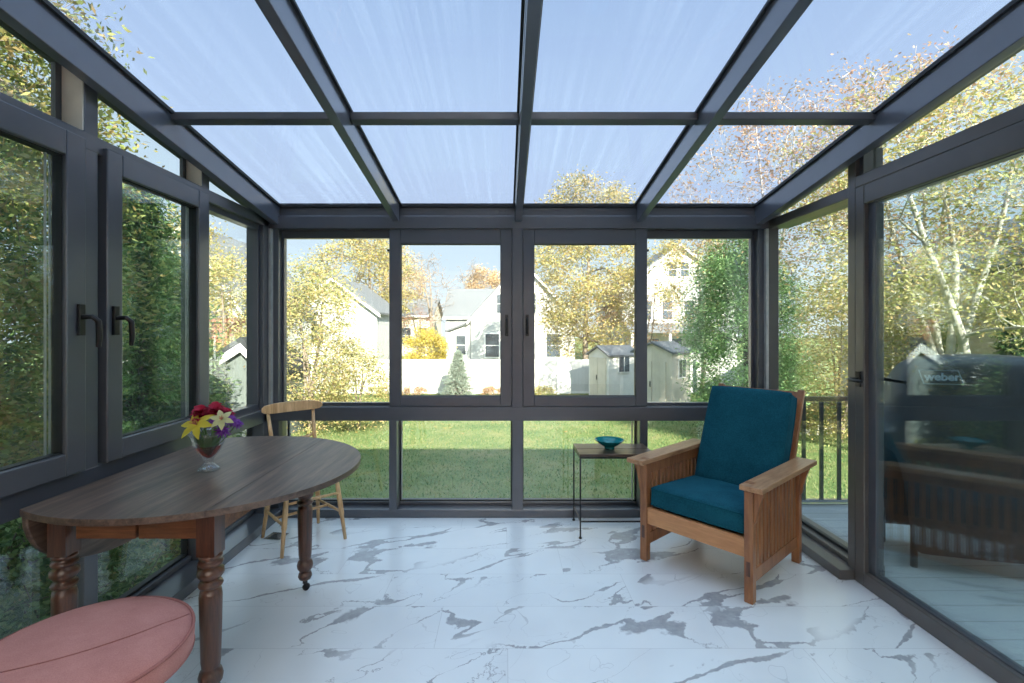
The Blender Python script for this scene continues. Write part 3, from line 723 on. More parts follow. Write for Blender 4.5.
for z0 in (-.06, .14, .30, .44, .545):
    MB().box(-.226, .226, .034, .050, z0, z0 + (.05 if z0 > .5 else .045), TB).build('back_slat', 'cherry', ac, .003)

# ---------------------------------------------------------------- side table and bowl
st = thing('side_table', 'small side table with dark plank top on thin black metal legs', 'table', (.71, 3.195, 0))
ZT = .53; a, b = .235, .145
m = MB(); m.box(-a - .004, a + .006, -b, -.004, ZT - .016, ZT); m.box(-a - .004, a + .006, .004, b, ZT - .016, ZT); m.box(-a, a, -.004, .004, ZT - .016, ZT - .005)
m.build('tabletop', 'side_top', st, .0015)
m = MB()
for (p, q) in (((-a, -b), (a, -b)), ((a, -b), (a, b)), ((a, b), (-a, b)), ((-a, b), (-a, -b))): m.bar((*p, ZT - .021), (*q, ZT - .021), .01, .01)
m.build('top_frame', 'black', st)
for sx in (-1, 1):
    for sy in (-1, 1):
        m = MB(); m.tube([(sx * a, sy * b, 0.004), (sx * a, sy * b, ZT - .026)], .0052, 10)
        lg = m.build('leg', 'black', st)
        MB().lathe([(.001, 0), (.010, 0), (.011, .004), (.006, .012)], (sx * a, sy * b, 0), 12).build('foot', 'black', lg)
for (p, q) in (((-a, -b), (a, -b)), ((a, -b), (a, b)), ((-a, b), (-a, -b))):
    MB().bar((*p, .107), (*q, .107), .007, .009).build('stretcher', 'black', st)
bw = MB()
prof = [(.001, .0), (.032, .0), (.034, .008), (.030, .012), (.050, .022), (.075, .040), (.095, .058), (.097, .060), (.094, .060), (.073, .044), (.048, .028), (.02, .020), (.001, .018)]
bw.lathe(prof, (0, 0, 0), 40); bo = bw.build('bowl', 'teal_ceramic'); bo.location = (.690, 3.20, ZT)
tag(bo, 'small teal ceramic bowl on the side table', 'bowl')

# ---------------------------------------------------------------- pink stool
sx_, sy_, sr = -1.105, 1.262, .248
so = thing('round_stool', 'round stool with pink fabric cushion in front of the table', 'stool', (sx_, sy_, 0))
zt = .508
prof = [(.001, .0), (sr - .015, .0), (sr, .012), (sr + .002, .045), (sr - .004, .066), (sr - .02, .078), (sr - .07, .088), (.08, .094), (.001, .095)]
cu = MB().lathe([(r, zt - .09 + z) for r, z in prof], (0, 0, 0), 72).build('cushion', 'pink', so)
m = MB(); m.tube([((sr - .001) * math.cos(2 * PI * k / 72), (sr - .001) * math.sin(2 * PI * k / 72), zt - .09 + .066) for k in range(72)], .0045, 6, closed=True)
m.tube([((sr - .002) * math.cos(2 * PI * k / 72), (sr - .002) * math.sin(2 * PI * k / 72), zt - .09 + .012) for k in range(72)], .0045, 6, closed=True)
m.build('piping', 'pink_seam', cu)
m = MB(); tt = .62; d = Vector((math.cos(tt), math.sin(tt), 0))
pts = []
for k in range(15):
    q = -1 + 2 * k / 14; r = abs(q) * (sr - .012)
    z = np.interp(r, [0, .08, sr - .07, sr - .02], [.0955, .0945, .0885, .079]); pts.append(tuple(d * q * (sr - .012) + Vector((-d.y, d.x, 0)) * -.07 * (1 - q * q) + Vector((0, 0, zt - .09 + z))))
m.tube(pts, .0016, 6); m.build('seam', 'pink_seam', cu)
MB().lathe([(.001, 0), (.19, 0), (.19, .02), (.001, .02)], (0, 0, zt - .111), 40).build('seat_base', 'table_leg', so)
for k in range(4):
    t = PI / 4 + k * PI / 2
    MB().tube([(.20 * math.cos(t), .20 * math.sin(t), 0), (.14 * math.cos(t), .14 * math.sin(t), zt - .112)], [.012, .018], 14).build('leg', 'table_leg', so)
T = Matrix.Translation((-1.455, 3.08, 0)) @ Matrix.Rotation(-.15, 4, 'Z')
rg = MB(); rg.box(-.055, .055, -.05, -.042, 0, .004, T); rg.box(-.055, .055, .042, .05, 0, .004, T); rg.box(-.055, -.047, -.042, .042, 0, .004, T); rg.box(.047, .055, -.042, .042, 0, .004, T); rg.box(-.047, .047, -.042, .042, 0, .0015, T)
tag(rg.build('floor_outlet', 'chrome'), 'small metal floor outlet plate under the pale chair', 'outlet')

# ---------------------------------------------------------------- outside: ground, deck, grill
GZ = -1.58
gnd = struct(MB().box(-90, 110, -20, 160, GZ - .3, GZ).build('ground', 'lawn'), 'lawn running back to the white fence', 'lawn')
nr = np.random.RandomState(3)
def quads(name, c, u, v, mat, parent=None, tip=True):
    """one mesh of many small rhombus leaves; c,u,v are (n,3) arrays"""
    n = len(c); P = np.empty((n, 4, 3), np.float32)
    P[:, 0] = c - u; P[:, 1] = c + v * .8 - u * .1; P[:, 2] = c + u; P[:, 3] = c - v * .8 - u * .1
    me = bpy.data.meshes.new(name); me.vertices.add(n * 4); me.vertices.foreach_set('co', P.ravel())
    me.loops.add(n * 4); me.loops.foreach_set('vertex_index', np.arange(n * 4, dtype=np.int32))
    me.polygons.add(n); me.polygons.foreach_set('loop_start', np.arange(0, n * 4, 4, dtype=np.int32)); me.polygons.foreach_set('loop_total', np.full(n, 4, np.int32))
    me.update(calc_edges=True); me.materials.append(M[mat])
    o = bpy.data.objects.new(name, me); C.objects.link(o)
    if parent: o.parent = parent
    return o
def rand_uv(n, size, rs, aspect=.5, droop=0):
    a = rs.normal(size=(n, 3)); a[:, 2] = a[:, 2] * (1 - .4) - droop; a /= np.linalg.norm(a, axis=1)[:, None]
    b = rs.normal(size=(n, 3)); b -= a * np.sum(a * b, 1)[:, None]; b /= np.linalg.norm(b, axis=1)[:, None]
    s = size * rs.uniform(.6, 1.3, (n, 1)); return a * s, b * s * aspect
# grass blades and fallen leaves
n = 60000; y = 3.9 + 17 * nr.rand(n) ** .8; x = (nr.rand(n) - .5) * (y * 2.3)
c = np.stack([x, y, np.full(n, GZ + .02)], 1); u = np.stack([nr.normal(0, .014, n), nr.normal(0, .014, n), nr.uniform(.02, .045, n)], 1); v = np.stack([nr.uniform(.006, .014, n), nr.normal(0, .006, n), np.zeros(n)], 1)
tag(quads('grass', c, u, v, 'grass_blades'), 'short grass blades over the lawn', 'grass', None, 'stuff')
n = 2600; y = 13 + 8.5 * nr.rand(n) ** .6; x = (nr.rand(n) - .5) * 30; u, v = rand_uv(n, .05, nr, .7); u[:, 2] *= .2; v[:, 2] *= .2
tag(quads('fallen_leaves', np.stack([x, y, np.full(n, GZ + .04)], 1), u, v, 'fallen'), 'fallen autumn leaves scattered along the fence', 'leaves', None, 'stuff')

# deck
dk = MB(); dk.box(XR + .17, 6.2, -.5, 4.0, -.16, -.12)
struct(dk.build('deck_floor', 'deck'), 'blue-grey deck boards outside the right wall', 'deck')
sk = MB(); sk.box(XR + .17, 6.2, 3.9, 3.94, GZ, -.165)
struct(sk.build('trim_1', 'rail'), 'dark skirt board along the deck edge', 'trim')
rl = thing('deck_railing', 'dark metal railing along the far edge of the deck', 'railing', (0, 3.97, 0))
MB().box(XR + .2, 6.2, -.02, .02, .73, .765).build('top_rail', 'rail', rl)
MB().box(XR + .2, 6.2, -.015, .015, -.10, -.075).build('bottom_rail', 'chrome', rl)
k = 0
x = XR + .32
while x < 6.1:
    MB().box(x - .012, x + .012, -.010, .010, -.075, .73).build('baluster', 'rail', rl); x += .145
for x in (2.35, 4.2, 6.1):
    MB().box(x - .035, x + .035, .021, .085, -.12, .80).build('post', 'rail', rl, .004)

gr = thing('covered_grill', 'barbecue grill under a black cover on the deck', 'grill', (2.93, 3.02, -.12), -.22)
# cover: lofted cross sections along x
secs = [(-.63, .36, .86), (-.50, .40, .90), (-.47, .44, 1.02), (-.40, .48, 1.22), (-.28, .50, 1.29), (.28, .50, 1.29), (.40, .48, 1.22), (.47, .44, 1.02), (.50, .40, .90), (.78, .36, .86)]
vs = []
K = 9
for (x, d, zt_) in secs:
    zb = .72 if abs(x) > .48 else .10
    sec = [(-d * .5, zb), (-d * .53, zb + (zt_ - zb) * .35), (-d * .50, zb + (zt_ - zb) * .62), (-d * .36, zt_ - .05), (-d * .18, zt_), (d * .18, zt_), (d * .36, zt_ - .04), (d * .52, zb + (zt_ - zb) * .5), (d * .5, zb)]
    for i, (yy, zz) in enumerate(sec): vs.append((x + .012 * math.sin(i * 2.3 + x * 9), yy + .012 * math.sin(i * 1.7 + x * 13), zz))
fs = [tuple(range(K - 1, -1, -1)), tuple((len(secs) - 1) * K + k for k in range(K))]
for i in range(len(secs) - 1):
    for k in range(K - 1): fs.append((i * K + k, i * K + k + 1, (i + 1) * K + k + 1, (i + 1) * K + k))
cv = MB().add(vs, fs, True).build('cover', 'cover', gr, 0, 0, 2)
for x in (-.42, .42):
    for yy in (-.18, .18): MB().tube([(x, yy, 0), (x, yy, .22)], .02, 12).build('leg', 'black', gr)
TE = Matrix.Translation((-.31, -.232, 1.155)) @ Matrix.Rotation(1.02, 4, 'X')
em = MB()
for (p, q) in (((-.10, -.045), (.10, -.045)), ((.10, -.045), (.10, .045)), ((.10, .045), (-.10, .045)), ((-.10, .045), (-.10, -.045))):
    em.bar(TE @ Vector((*p, 0)), TE @ Vector((*q, 0)), .005, .005)
eo = em.build('emblem_border', 'emblem', gr)
tx = bpy.data.curves.new('emblem_lettering', 'FONT'); tx.body = 'weber'; tx.size = .085; tx.align_x = 'CENTER'; tx.align_y = 'CENTER'; tx.extrude = .001; tx.offset = .002
tx.size = .07; tx.shear = .3
to = bpy.data.objects.new('emblem_text', tx); C.objects.link(to); bpy.context.view_layer.update()
me = bpy.data.meshes.new_from_object(to.evaluated_get(bpy.context.evaluated_depsgraph_get())); bpy.data.objects.remove(to)
me.materials.clear(); me.materials.append(M['emblem']); to = bpy.data.objects.new('emblem_lettering', me); C.objects.link(to); to.parent = gr; to.matrix_local = TE

# ---------------------------------------------------------------- fence, sheds, houses
def house(name, label, x0, x1, y, depth, eave, ridge, wins=(), ridge_axis='y', wall='siding_white', roof='shingle', apex=None, over=.3, zb=GZ, cat='house', rz=0, door=None):
    """gabled building; ridge_axis 'y' shows its gable to the sunroom, 'x' shows its roof slope"""
    cx_ = (x0 + x1) / 2; t = thing(name, label, cat, (cx_, y + depth / 2, zb), rz); w = (x1 - x0) / 2; d = depth / 2
    e = eave - zb; r = ridge - zb; ax = 0 if apex is None else apex - cx_
    if ridge_axis == 'y':
        MB().prism([(-w, 0), (w, 0), (w, e), (ax, r), (-w, e)], -d, d, 'y').build('wall', wall, t)
        for s in (-1, 1):
            sl = (r - e) / (abs(s * w - ax)); xo = s * (w + over); zo = e - sl * over
            MB().prism([(ax, r + .02), (xo, zo + .02), (xo, zo + .17), (ax, r + .17)], -d - over, d + over, 'y').build('roof', roof, t)
            f = MB(); f.prism([(ax, r - .20), (xo, zo - .20), (xo, zo + .02), (ax, r + .02)], -d - over, -d - over + .06, 'y'); f.build('fascia', 'white', t)
    else:
        MB().prism([(-d, 0), (d, 0), (d, e), (0, r), (-d, e)], -w, w, 'x').build('wall', wall, t)
        for s in (-1, 1):
            sl = (r - e) / d; yo = s * (d + over); zo = e - sl * over
            MB().prism([(0, r + .02), (yo, zo + .02), (yo, zo + .17), (0, r + .17)], -w - over, w + over, 'x').build('roof', roof, t)
        MB().box(-w - over, w + over, -d - over - .05, -d - over, e - (r - e) / d * over - .10, e - (r - e) / d * over + .12).build('fascia', 'white', t)
    for (wx, wz, ww, wh) in wins:                       # window centre and size in world x, z
        lx, lz = wx - cx_, wz - zb
        fr = MB(); q = .09
        fr.box(lx - ww / 2 - q, lx + ww / 2 + q, -d - .05, -d - .001, lz - wh / 2 - q, lz + wh / 2 + q)
        f_ = fr.build('window', 'white', t)
        pn = MB(); pn.box(lx - ww / 2, lx + ww / 2, -d - .07, -d - .051, lz - wh / 2, lz - .03); pn.box(lx - ww / 2, lx + ww / 2, -d - .07, -d - .051, lz + .03, lz + wh / 2)
        pn.build('pane', 'win_dark', f_)
    return t
def fence(x0, x1, y, z1, label, rz=0, bw=2.4):
    n = max(1, round((x1 - x0) / bw)); t = thing('vinyl_fence', label, 'fence', (x0, y, GZ), rz); L_ = (x1 - x0) / n; h = z1 - GZ
    for i in range(n):
        MB().box(i * L_ + .06, (i + 1) * L_ - .06, -.012, .012, .06, h - .05).build('fence_panel', 'vinyl', t)
        MB().box(i * L_ + .06, (i + 1) * L_ - .06, -.025, .025, h - .12, h - .03).build('rail', 'white', t); MB().box(i * L_ + .06, (i + 1) * L_ - .06, -.025, .025, .04, .14).build('rail', 'white', t)
    for i in range(n + 1):
        m = MB(); m.box(i * L_ - .06, i * L_ + .06, -.06, .06, 0, h + .02); p = m.build('post', 'white', t)
        MB().add([(i * L_ - .07, -.07, h + .02), (i * L_ + .07, -.07, h + .02), (i * L_ + .07, .07, h + .02), (i * L_ - .07, .07, h + .02), (i * L_, 0, h + .09)], [(0, 1, 4), (1, 2, 4), (2, 3, 4), (3, 0, 4), (3, 2, 1, 0)]).build('post_cap', 'white', p)
fence(-14.5, 12.0, 21.5, .0, 'white vinyl privacy fence along the back of the lawn')
fence(12.4, 24.0, 17.5, -.5, 'white vinyl fence behind the beige garden house')

def shed(label, x, y, w, d, h, rz, wallm='resin'):
    t = thing('garden_shed', label, 'shed', (x, y, GZ), rz)
    e = h - .32
    MB().prism([(-w / 2, 0), (w / 2, 0), (w / 2, e), (0, h - .04), (-w / 2, e)], -d / 2, d / 2, 'y').build('wall', wallm, t)
    for s in (-1, 1):
        MB().prism([(0, h - .03), (s * (w / 2 + .1), e - .07), (s * (w / 2 + .1), e), (0, h + .04)], -d / 2 - .1, d / 2 + .1, 'y').build('roof', 'shingle', t)
    dd = MB(); dd.box(-.52, -.01, -d / 2 - .035, -d / 2 - .001, .08, 1.75); dd.box(.01, .52, -d / 2 - .035, -d / 2 - .001, .08, 1.75); do = dd.build('door', 'resin', t)
    MB().box(-.08, -.045, -d / 2 - .06, -d / 2 - .036, .85, 1.05).build('handle', 'black', do)
    wi = MB(); wi.box(w / 2 + .001, w / 2 + .04, -.30, .30, 1.15, 1.85); wf = wi.build('window', 'white', t)
    p = MB(); p.box(w / 2 + .041, w / 2 + .05, -.25, -.02, 1.2, 1.8); p.box(w / 2 + .041, w / 2 + .05, .02, .25, 1.2, 1.8); p.build('pane', 'win_dark', wf)
    return t
shed('smaller resin garden shed seen through the sliding window at the autumn tree', 4.45, 19.9, 1.3, 1.5, 2.2, -1.12, 'resin_white')
shed('larger resin garden shed below the tall white gabled house', 5.75, 17.7, 1.45, 1.5, 2.42, -.78, 'resin')

house('house', 'white gabled house with black-framed windows behind the blue spruce', -2.53, 5.2, 36, 9, 2.14, 6.35,
      [(-.95, .1, 1.0, 1.7), (1.6, .1, 1.0, 1.7), (3.6, .1, 1.0, 1.7), (-.2, 3.2, .8, 1.4), (1.9, 3.2, .8, 1.4)], 'y', 'siding_white', 'shingle', 1.33)
t = thing('lean_to', 'white lean-to wing with one window left of the gabled house', 'house', (-3.35, 38.0, GZ))
MB().prism([(-.8, 0), (.78, 0), (.78, 3.35), (-.8, 2.75)], -1.8, 1.8, 'y').build('wall', 'siding_white', t)
MB().prism([(-1.1, 2.66), (.79, 3.37), (.79, 3.52), (-1.1, 2.81)], -2.05, 2.05, 'y').build('roof', 'shingle', t)
f = MB().box(-.4, .5, -1.86, -1.801, .9, 2.5).build('window', 'white', t); m = MB(); m.box(-.3, .4, -1.88, -1.861, 1.0, 1.67); m.box(-.3, .4, -1.88, -1.861, 1.73, 2.4); m.build('pane', 'win_dark', f)
house('house', 'long grey-roofed white house behind the gabled house', -5.6, 1.5, 46, 8, 2.55, 5.3, [(-4.3, .6, 1, 1.5)], 'x', 'siding_white', 'shingle_pale')
house('house', 'beige house behind the yellow bush', -13.0, -7.9, 52, 8, 2.8, 4.6, [(-10.6, .6, 1, 1.7), (-8.9, .6, 1, 1.7)], 'x', 'siding_beige', 'shingle_pale')
house('house', 'bright white gabled house behind the large shrub', -15.2, -9.0, 34, 8, 2.55, 4.9, [(-13.2, 1.0, .9, 1.4)], 'y', 'siding_white', 'shingle_pale', -12.1)
house('house', 'tall white gabled house with paired attic windows', 9.2, 18.2, 38, 10, 4.6, 7.95,
      [(13.15, 6.0, .62, 1.1), (14.1, 6.0, .62, 1.1), (12.75, 2.8, .75, 1.45), (14.45, 2.8, .75, 1.45), (11.1, 2.8, .75, 1.45), (16.5, 2.8, .75, 1.45), (11.6, -.15, .9, 1.4), (13.4, -.15, .9, 1.4)], 'y', 'siding_white', 'shingle', 13.7)
t = thing('porch', 'low porch roof across the front of the tall white house', 'porch', (13.7, 37.2, GZ))
MB().prism([(0.72, 3.35), (-1.6, 2.75), (-1.6, 2.6), (0.72, 3.2)], -4.5, 4.5, 'x').build('roof', 'shingle', t)
for x in (-4.3, -1.5, 1.5, 4.3): MB().box(x - .09, x + .09, -1.5, -1.32, 0, 2.62).build('post', 'white', t)
house('house', 'white house with a pale gabled roof seen in the corner window', -22.5, -13.2, 24, 9, 2.6, 6.4, [(-15.2, .9, .9, 1.4)], 'y', 'siding_white', 'shingle_pale', -15.8)
bk = thing('brick_chimney', 'red brick chimney stack beside the corner shed', 'chimney', (-9.35, 15.8, GZ))
m = MB(); m.box(-.55, .55, -.4, .4, 0, 3.1); m.box(-.62, .62, -.47, .47, 3.1, 3.25); m.build('stack', 'brick', bk); MB().box(-.2, .2, -.2, .2, 3.25, 3.5).build('flue', 'stone', bk)
house('garden_shed', 'dark-roofed grey shed seen in the corner window', -7.7, -5.9, 12.2, 2.0, -.1+.35, .95, [], 'y', 'siding_grey', 'shingle_dark', -6.6, .15, cat='shed')

# beige flat-roofed garden house on the right
t = thing('garden_house', 'beige flat-roofed garden house beyond the grill', 'shed', (11.0, 13.6, GZ))
MB().box(-.95, .85, -1, 1, 0, 2.72).build('wall', 'siding_beige', t)
MB().prism([(-1.2, 2.98), (1.1, 2.98), (1.1, 2.80), (-1.2, 2.73)], -1.3, 1.2, 'y').build('roof', 'cream', t)
f = MB().box(-.55, .6, -1.04, -1.001, 2.25, 2.6).build('window', 'white', t)
m = MB(); [m.box(-.5 + k * .27, -.27 + k * .27, -1.05, -1.041, 2.3, 2.55) for k in range(4)]; m.build('pane', 'win_dark', f)
d_ = MB().box(-.5, .3, -1.04, -1.001, .1, 2.0).build('door', 'white', t); MB().box(.18, .23, -1.07, -1.041, 1.0, 1.15).build('handle', 'black', d_)
house('house', 'neighbouring grey clapboard house behind the dark arborvitae', 11.1, 17.0, 10.2, 5, 2.6, 4.2, [], 'y', 'siding_beige', 'shingle', None, .1)
# stone edging on the lawn beyond the deck
sr_ = random.Random(4)
for k in range(34):
    x = 7.2 + k * .24; m = MB(); w_ = sr_.uniform(.10, .125); h_ = sr_.uniform(.28, .42)
    m.box(x - w_, x + w_, 13.2 - .11, 13.2 + .11, GZ, GZ + h_)
    o = m.build('edging_stone', 'stone', None, .04, 3); tag(o, 'pale block of the low stone border beyond the deck', 'stone', 'stone border beyond the deck')

# ---------------------------------------------------------------- trees
def sphere_pts(n, rs, shell=.35):
    d = rs.normal(size=(n, 3)); d /= np.linalg.norm(d, axis=1)[:, None]
    return d * (shell + (1 - shell) * rs.rand(n, 1)) ** (1 / 2.2)
def tree(name, label, cat, base, crown, rad, ncl, nleaf, csz, lsz, leaf, bark='bark', r0=.14, seed=0, twist=.25, stems=1, group=None, upto=.75, aspect=.55, fork=None, droop=0, rmin=.004):
    rs = np.random.RandomState(seed); rnd = random.Random(seed)
    bx, by = base; t = thing(name, label, cat, (bx, by, GZ), 0, group)
    csz *= .78
    cc = np.array(crown) - np.array([bx, by, GZ]); R = np.array(rad)
    cl = cc + sphere_pts(ncl, rs) * R
    cl = cl[cl[:, 2] > .15]
    nodes = []; m = MB()
    for s in range(stems):
        a0 = rnd.uniform(0, 6.28) if fork is None else fork[s]
        topx = cc + np.array([math.cos(a0) * R[0] * (.35 if stems > 1 else .08), math.sin(a0) * R[1] * (.35 if stems > 1 else .08), R[2] * upto * rnd.uniform(.75, 1)])
        pts = []; K_ = 9; ph = rnd.uniform(0, 6)
        for i in range(K_):
            q = i / (K_ - 1); e = q ** 1.4
            p = np.array([topx[0] * e, topx[1] * e, topx[2] * q]) + np.array([math.sin(q * 5 + ph), math.cos(q * 4 + ph), 0]) * twist * q * (1 - q) * 1.2
            pts.append(p); 
        rr = [r0 * (1 - .88 * (i / (K_ - 1))) / (1 if stems == 1 else 1.3) for i in range(K_)]
        m.tube(pts, rr, 9)
        for p, r in zip(pts[2:], rr[2:]): nodes.append((p, r))
    order = np.argsort([min(np.linalg.norm(c - p[0]) for p in nodes) for c in cl])
    NP = np.array([p[0] for p in nodes]); NR = [p[1] for p in nodes]
    for i in order:
        c = cl[i]; dv = c - NP; dist = np.linalg.norm(dv, axis=1) + np.maximum(0, -dv[:, 2]) * .8
        j = int(np.argmin(dist)); p = NP[j]; r = max(rmin * 1.5, NR[j] * .62); r2 = max(rmin, r * .55)
        mid = (p + c) / 2 + rs.normal(size=3) * np.linalg.norm(c - p) * .12; mid[2] += .06 * np.linalg.norm(c - p)
        m.tube([p, mid, c], [r, (r + r2) / 2, r2], 5, cap=False)
        NP = np.vstack([NP, mid, c]); NR += [(r + r2) / 2, r2]
        for k in range(2):
            e = c + rs.normal(size=3) * csz * .9; m.tube([c, (c + e) / 2 + rs.normal(size=3) * csz * .1, e], [r2, r2 * .7, rmin * .7], 4, cap=False)
    m.build('branches', bark, t)
    if nleaf:
        n = int(nleaf * 1.9); lsz = lsz * .78; k = rs.randint(0, len(cl), n); c = cl[k] + rs.normal(size=(n, 3)) * csz * np.array([1, 1, .75])
        c[:, 2] = np.maximum(c[:, 2], .05); u, v = rand_uv(n, lsz, rs, aspect, droop); quads('leaves', c, u, v, leaf, t)
    return t
def conifer(label, base, h, r, n, lsz, leaf, seed, name='conifer', layers=16, z0=.1, power=.85, group=None, cat='tree', jitter=.12):
    rs = np.random.RandomState(seed); bx, by = base; t = thing(name, label, cat, (bx, by, GZ), 0, group)
    m = MB(); m.tube([(0, 0, 0), (0, 0, h * .5), (0, 0, h * .97)], [r * .09 + .02, r * .05 + .01, .006], 8)
    cs = []; us = []
    nb = layers * 9
    n = int(n * 1.6); lsz *= .8; per = max(4, n // nb)
    for i in range(nb):
        q = (i + rs.rand()) / nb; z = z0 * h + (1 - z0) * h * q; rr = r * (1 - q) ** power * rs.uniform(.8, 1.1) + .02; a = i * 2.399 + rs.uniform(-.2, .2)
        d = np.array([math.cos(a), math.sin(a), 0]); tip = d * rr + np.array([0, 0, z - rr * .12]); st_ = np.array([0, 0, z])
        if rr > .12: m.tube([st_, tip * .6 + st_ * .4 + np.array([0, 0, -.03]), tip], [.012, .008, .003], 4, cap=False)
        s = rs.rand(per, 1) ** .6; c = st_ + (tip - st_) * s + rs.normal(size=(per, 3)) * (jitter * r * .5 * (.35 + s)) * np.array([1, 1, .5])
        cs.append(c); uu = d * .75 + rs.normal(size=(per, 3)) * .55; uu[:, 2] -= .1; us.append(uu / np.linalg.norm(uu, axis=1)[:, None])
    m.build('trunk', 'bark_dark', t)
    c = np.vstack(cs); u = np.vstack(us); b = rs.normal(size=u.shape); b -= u * np.sum(u * b, 1)[:, None]; b /= np.linalg.norm(b, axis=1)[:, None]
    s = lsz * rs.uniform(.6, 1.3, (len(c), 1)); c[:, 2] = np.maximum(c[:, 2], .04)
    quads('needles', c, u * s, b * s * .3, leaf, t); return t

# back garden, left to right
tree('autumn_shrub', 'big yellow-green shrub filling the left of the left back window', 'shrub', (-5.45, 13.6), (-5.5, 13.6, .7), (1.45, 1.5, 2.5), 150, 15000, .30, .050, 'lv_autumn', 'bark', .09, 11, .2, 3, upto=.8)
tree('autumn_shrub', 'lower loose shrub right of the big shrub before the fence', 'shrub', (-4.2, 13.9), (-4.15, 13.9, -.35), (1.0, .9, 1.45), 60, 4200, .24, .045, 'lv_autumn', 'bark', .05, 12, .2, 3)
tree('maple_tree', 'tall orange and yellow tree behind the bright white gabled house', 'tree', (-13.0, 47), (-13.4, 47, 6.2), (5.3, 3.5, 5.2), 150, 9500, .75, .15, 'lv_mixed', 'bark', .3, 13, rmin=.03)
tree('maple_tree', 'orange tree left of the sky over the yellow bush', 'tree', (-12.5, 60), (-12.6, 60, 7.2), (2.6, 3.5, 4.6), 80, 3500, .7, .16, 'lv_orange', 'bark', .3, 14, rmin=.03)
conifer('small blue spruce in front of the white fence', (-1.9, 19.6), 2.0, .84, 9000, .055, 'lv_spruce', 15, 'spruce', 20, .03)
tree('forsythia_bush', 'bright yellow bush in front of the grey-roofed houses', 'bush', (-4.2, 26), (-4.2, 26, .2), (1.15, 1, 1.25), 60, 4500, .24, .07, 'lv_gold', 'bark', .05, 16, .1, 3)
tree('bare_tree', 'bare tree above the yellow bush, tallest of the leafless trees', 'tree', (-7.0, 47), (-7.4, 47, 5.0), (2.2, 2, 4.2), 110, 500, .6, .08, 'lv_peach', 'bark', .22, 17, .3, 2, rmin=.016)
tree('bare_tree', 'bare tree behind the long grey roof', 'tree', (-4.2, 58), (-4.2, 58, 6.3), (2.2, 1.8, 3.4), 90, 300, .6, .08, 'lv_peach', 'bark', .22, 18, .3, 2, rmin=.018)
tree('maple_tree', 'orange tree behind the long grey roof', 'tree', (-2.6, 60), (-2.6, 60, 6.0), (2.5, 2, 3.0), 70, 5200, .55, .15, 'lv_orange', 'bark', .2, 19)
tree('bare_tree', 'reddish bare shrub left of the long house', 'tree', (-6.2, 34), (-6.2, 34, 1.2), (1.0, 1, 1.9), 60, 700, .3, .05, 'lv_red', 'bark', .06, 20, .3, 2)
tree('autumn_tree', 'yellow and green autumn tree behind the smaller shed', 'tree', (4.1, 24.5), (4.15, 24.5, 4.3), (3.0, 2.4, 4.9), 230, 19000, .42, .088, 'lv_mixed', 'bark', .17, 21)
tree('autumn_tree', 'slim golden tree beside the tall white house', 'tree', (8.6, 21), (8.2, 21, 3.8), (1.5, 1.4, 3.0), 80, 5200, .34, .075, 'lv_mixed', 'bark', .1, 22)
tree('leafy_branch_tree', 'thin autumn tree crossing the front of the tall white house', 'tree', (7.3, 25), (7.0, 25, 1.8), (2.4, 1.4, 2.6), 90, 3600, .34, .07, 'lv_peach', 'bark', .08, 23, .4, 2)
tree('yew_tree', 'large bright green evergreen by the right back corner', 'tree', (6.25, 12.6), (6.25, 12.6, 1.0), (1.35, 1.4, 3.0), 260, 34000, .27, .055, 'lv_green', 'bark_dark', .12, 24, upto=.9, aspect=.4)
tree('autumn_shrub', 'yellow-green shrub beyond the deck railing', 'shrub', (8.6, 12.4), (8.75, 12.4, .5), (1.75, 1.2, 2.2), 110, 9500, .3, .055, 'lv_autumn', 'bark', .07, 25, .2, 3)
tree('locust_tree', 'tall peach-leaved tree seen through the glass roof on the right', 'tree', (6.9, 12.9), (7.2, 12.9, 5.0), (2.7, 2.2, 2.8), 200, 4200, .28, .055, 'lv_peach', 'bark_pale', .11, 26, .8, 3, upto=.8, rmin=.007)
tree('locust_tree', 'spreading yellow-green tree with forked pale trunks beyond the grill', 'tree', (9.15, 9.6), (8.9, 9.4, 3.6), (3.6, 2.4, 2.7), 240, 15000, .34, .056, 'lv_autumn', 'bark_pale', .15, 27, 1.1, 3, upto=.8, fork=(0.2, 2.9, 1.5))
tree('locust_tree', 'tall orange-leaved tree rising above the deck door', 'tree', (10.6, 11.6), (9.5, 11.0, 5.0), (3.6, 2.4, 2.4), 220, 5200, .30, .058, 'lv_peach', 'bark_pale', .13, 28, .8, 3, rmin=.007)
conifer('light green arborvitae right of the beige garden house', (10.9, 12.0), 3.0, .50, 6000, .07, 'lv_green', 29, 'arborvitae', 20, .02, .6)
conifer('dark green arborvitae at the edge of the door glass', (10.45, 10.0), 3.1, .55, 6000, .06, 'lv_dark', 30, 'arborvitae', 20, .02, .5)
tree('burning_bush', 'red-leaved bush behind the pale forked trunks', 'bush', (13.6, 14.2), (13.6, 14.2, -.2), (2.2, 1, 1.35), 60, 5200, .28, .06, 'lv_red', 'bark', .05, 31, .1, 3)
for k_, (x_, y_, lf) in enumerate(((-3.9, 20.7, 'lv_peach'), (-.5, 20.8, 'lv_peach'), (1.6, 20.6, 'lv_autumn'), (-5.6, 20.6, 'lv_autumn'))):
    tree('dry_perennial', ['dry orange perennial clump left of the blue spruce at the fence foot', 'dry orange perennial clump right of the blue spruce at the fence foot', 'yellowed perennial clump at the fence foot below the autumn tree', 'yellowed perennial clump at the fence foot behind the low loose shrub'][k_], 'plant', (x_, y_), (x_, y_, GZ + .22), (.55, .3, .2), 16, 700, .12, .045, lf, 'bark', .012, 50 + k_, .05, 3)
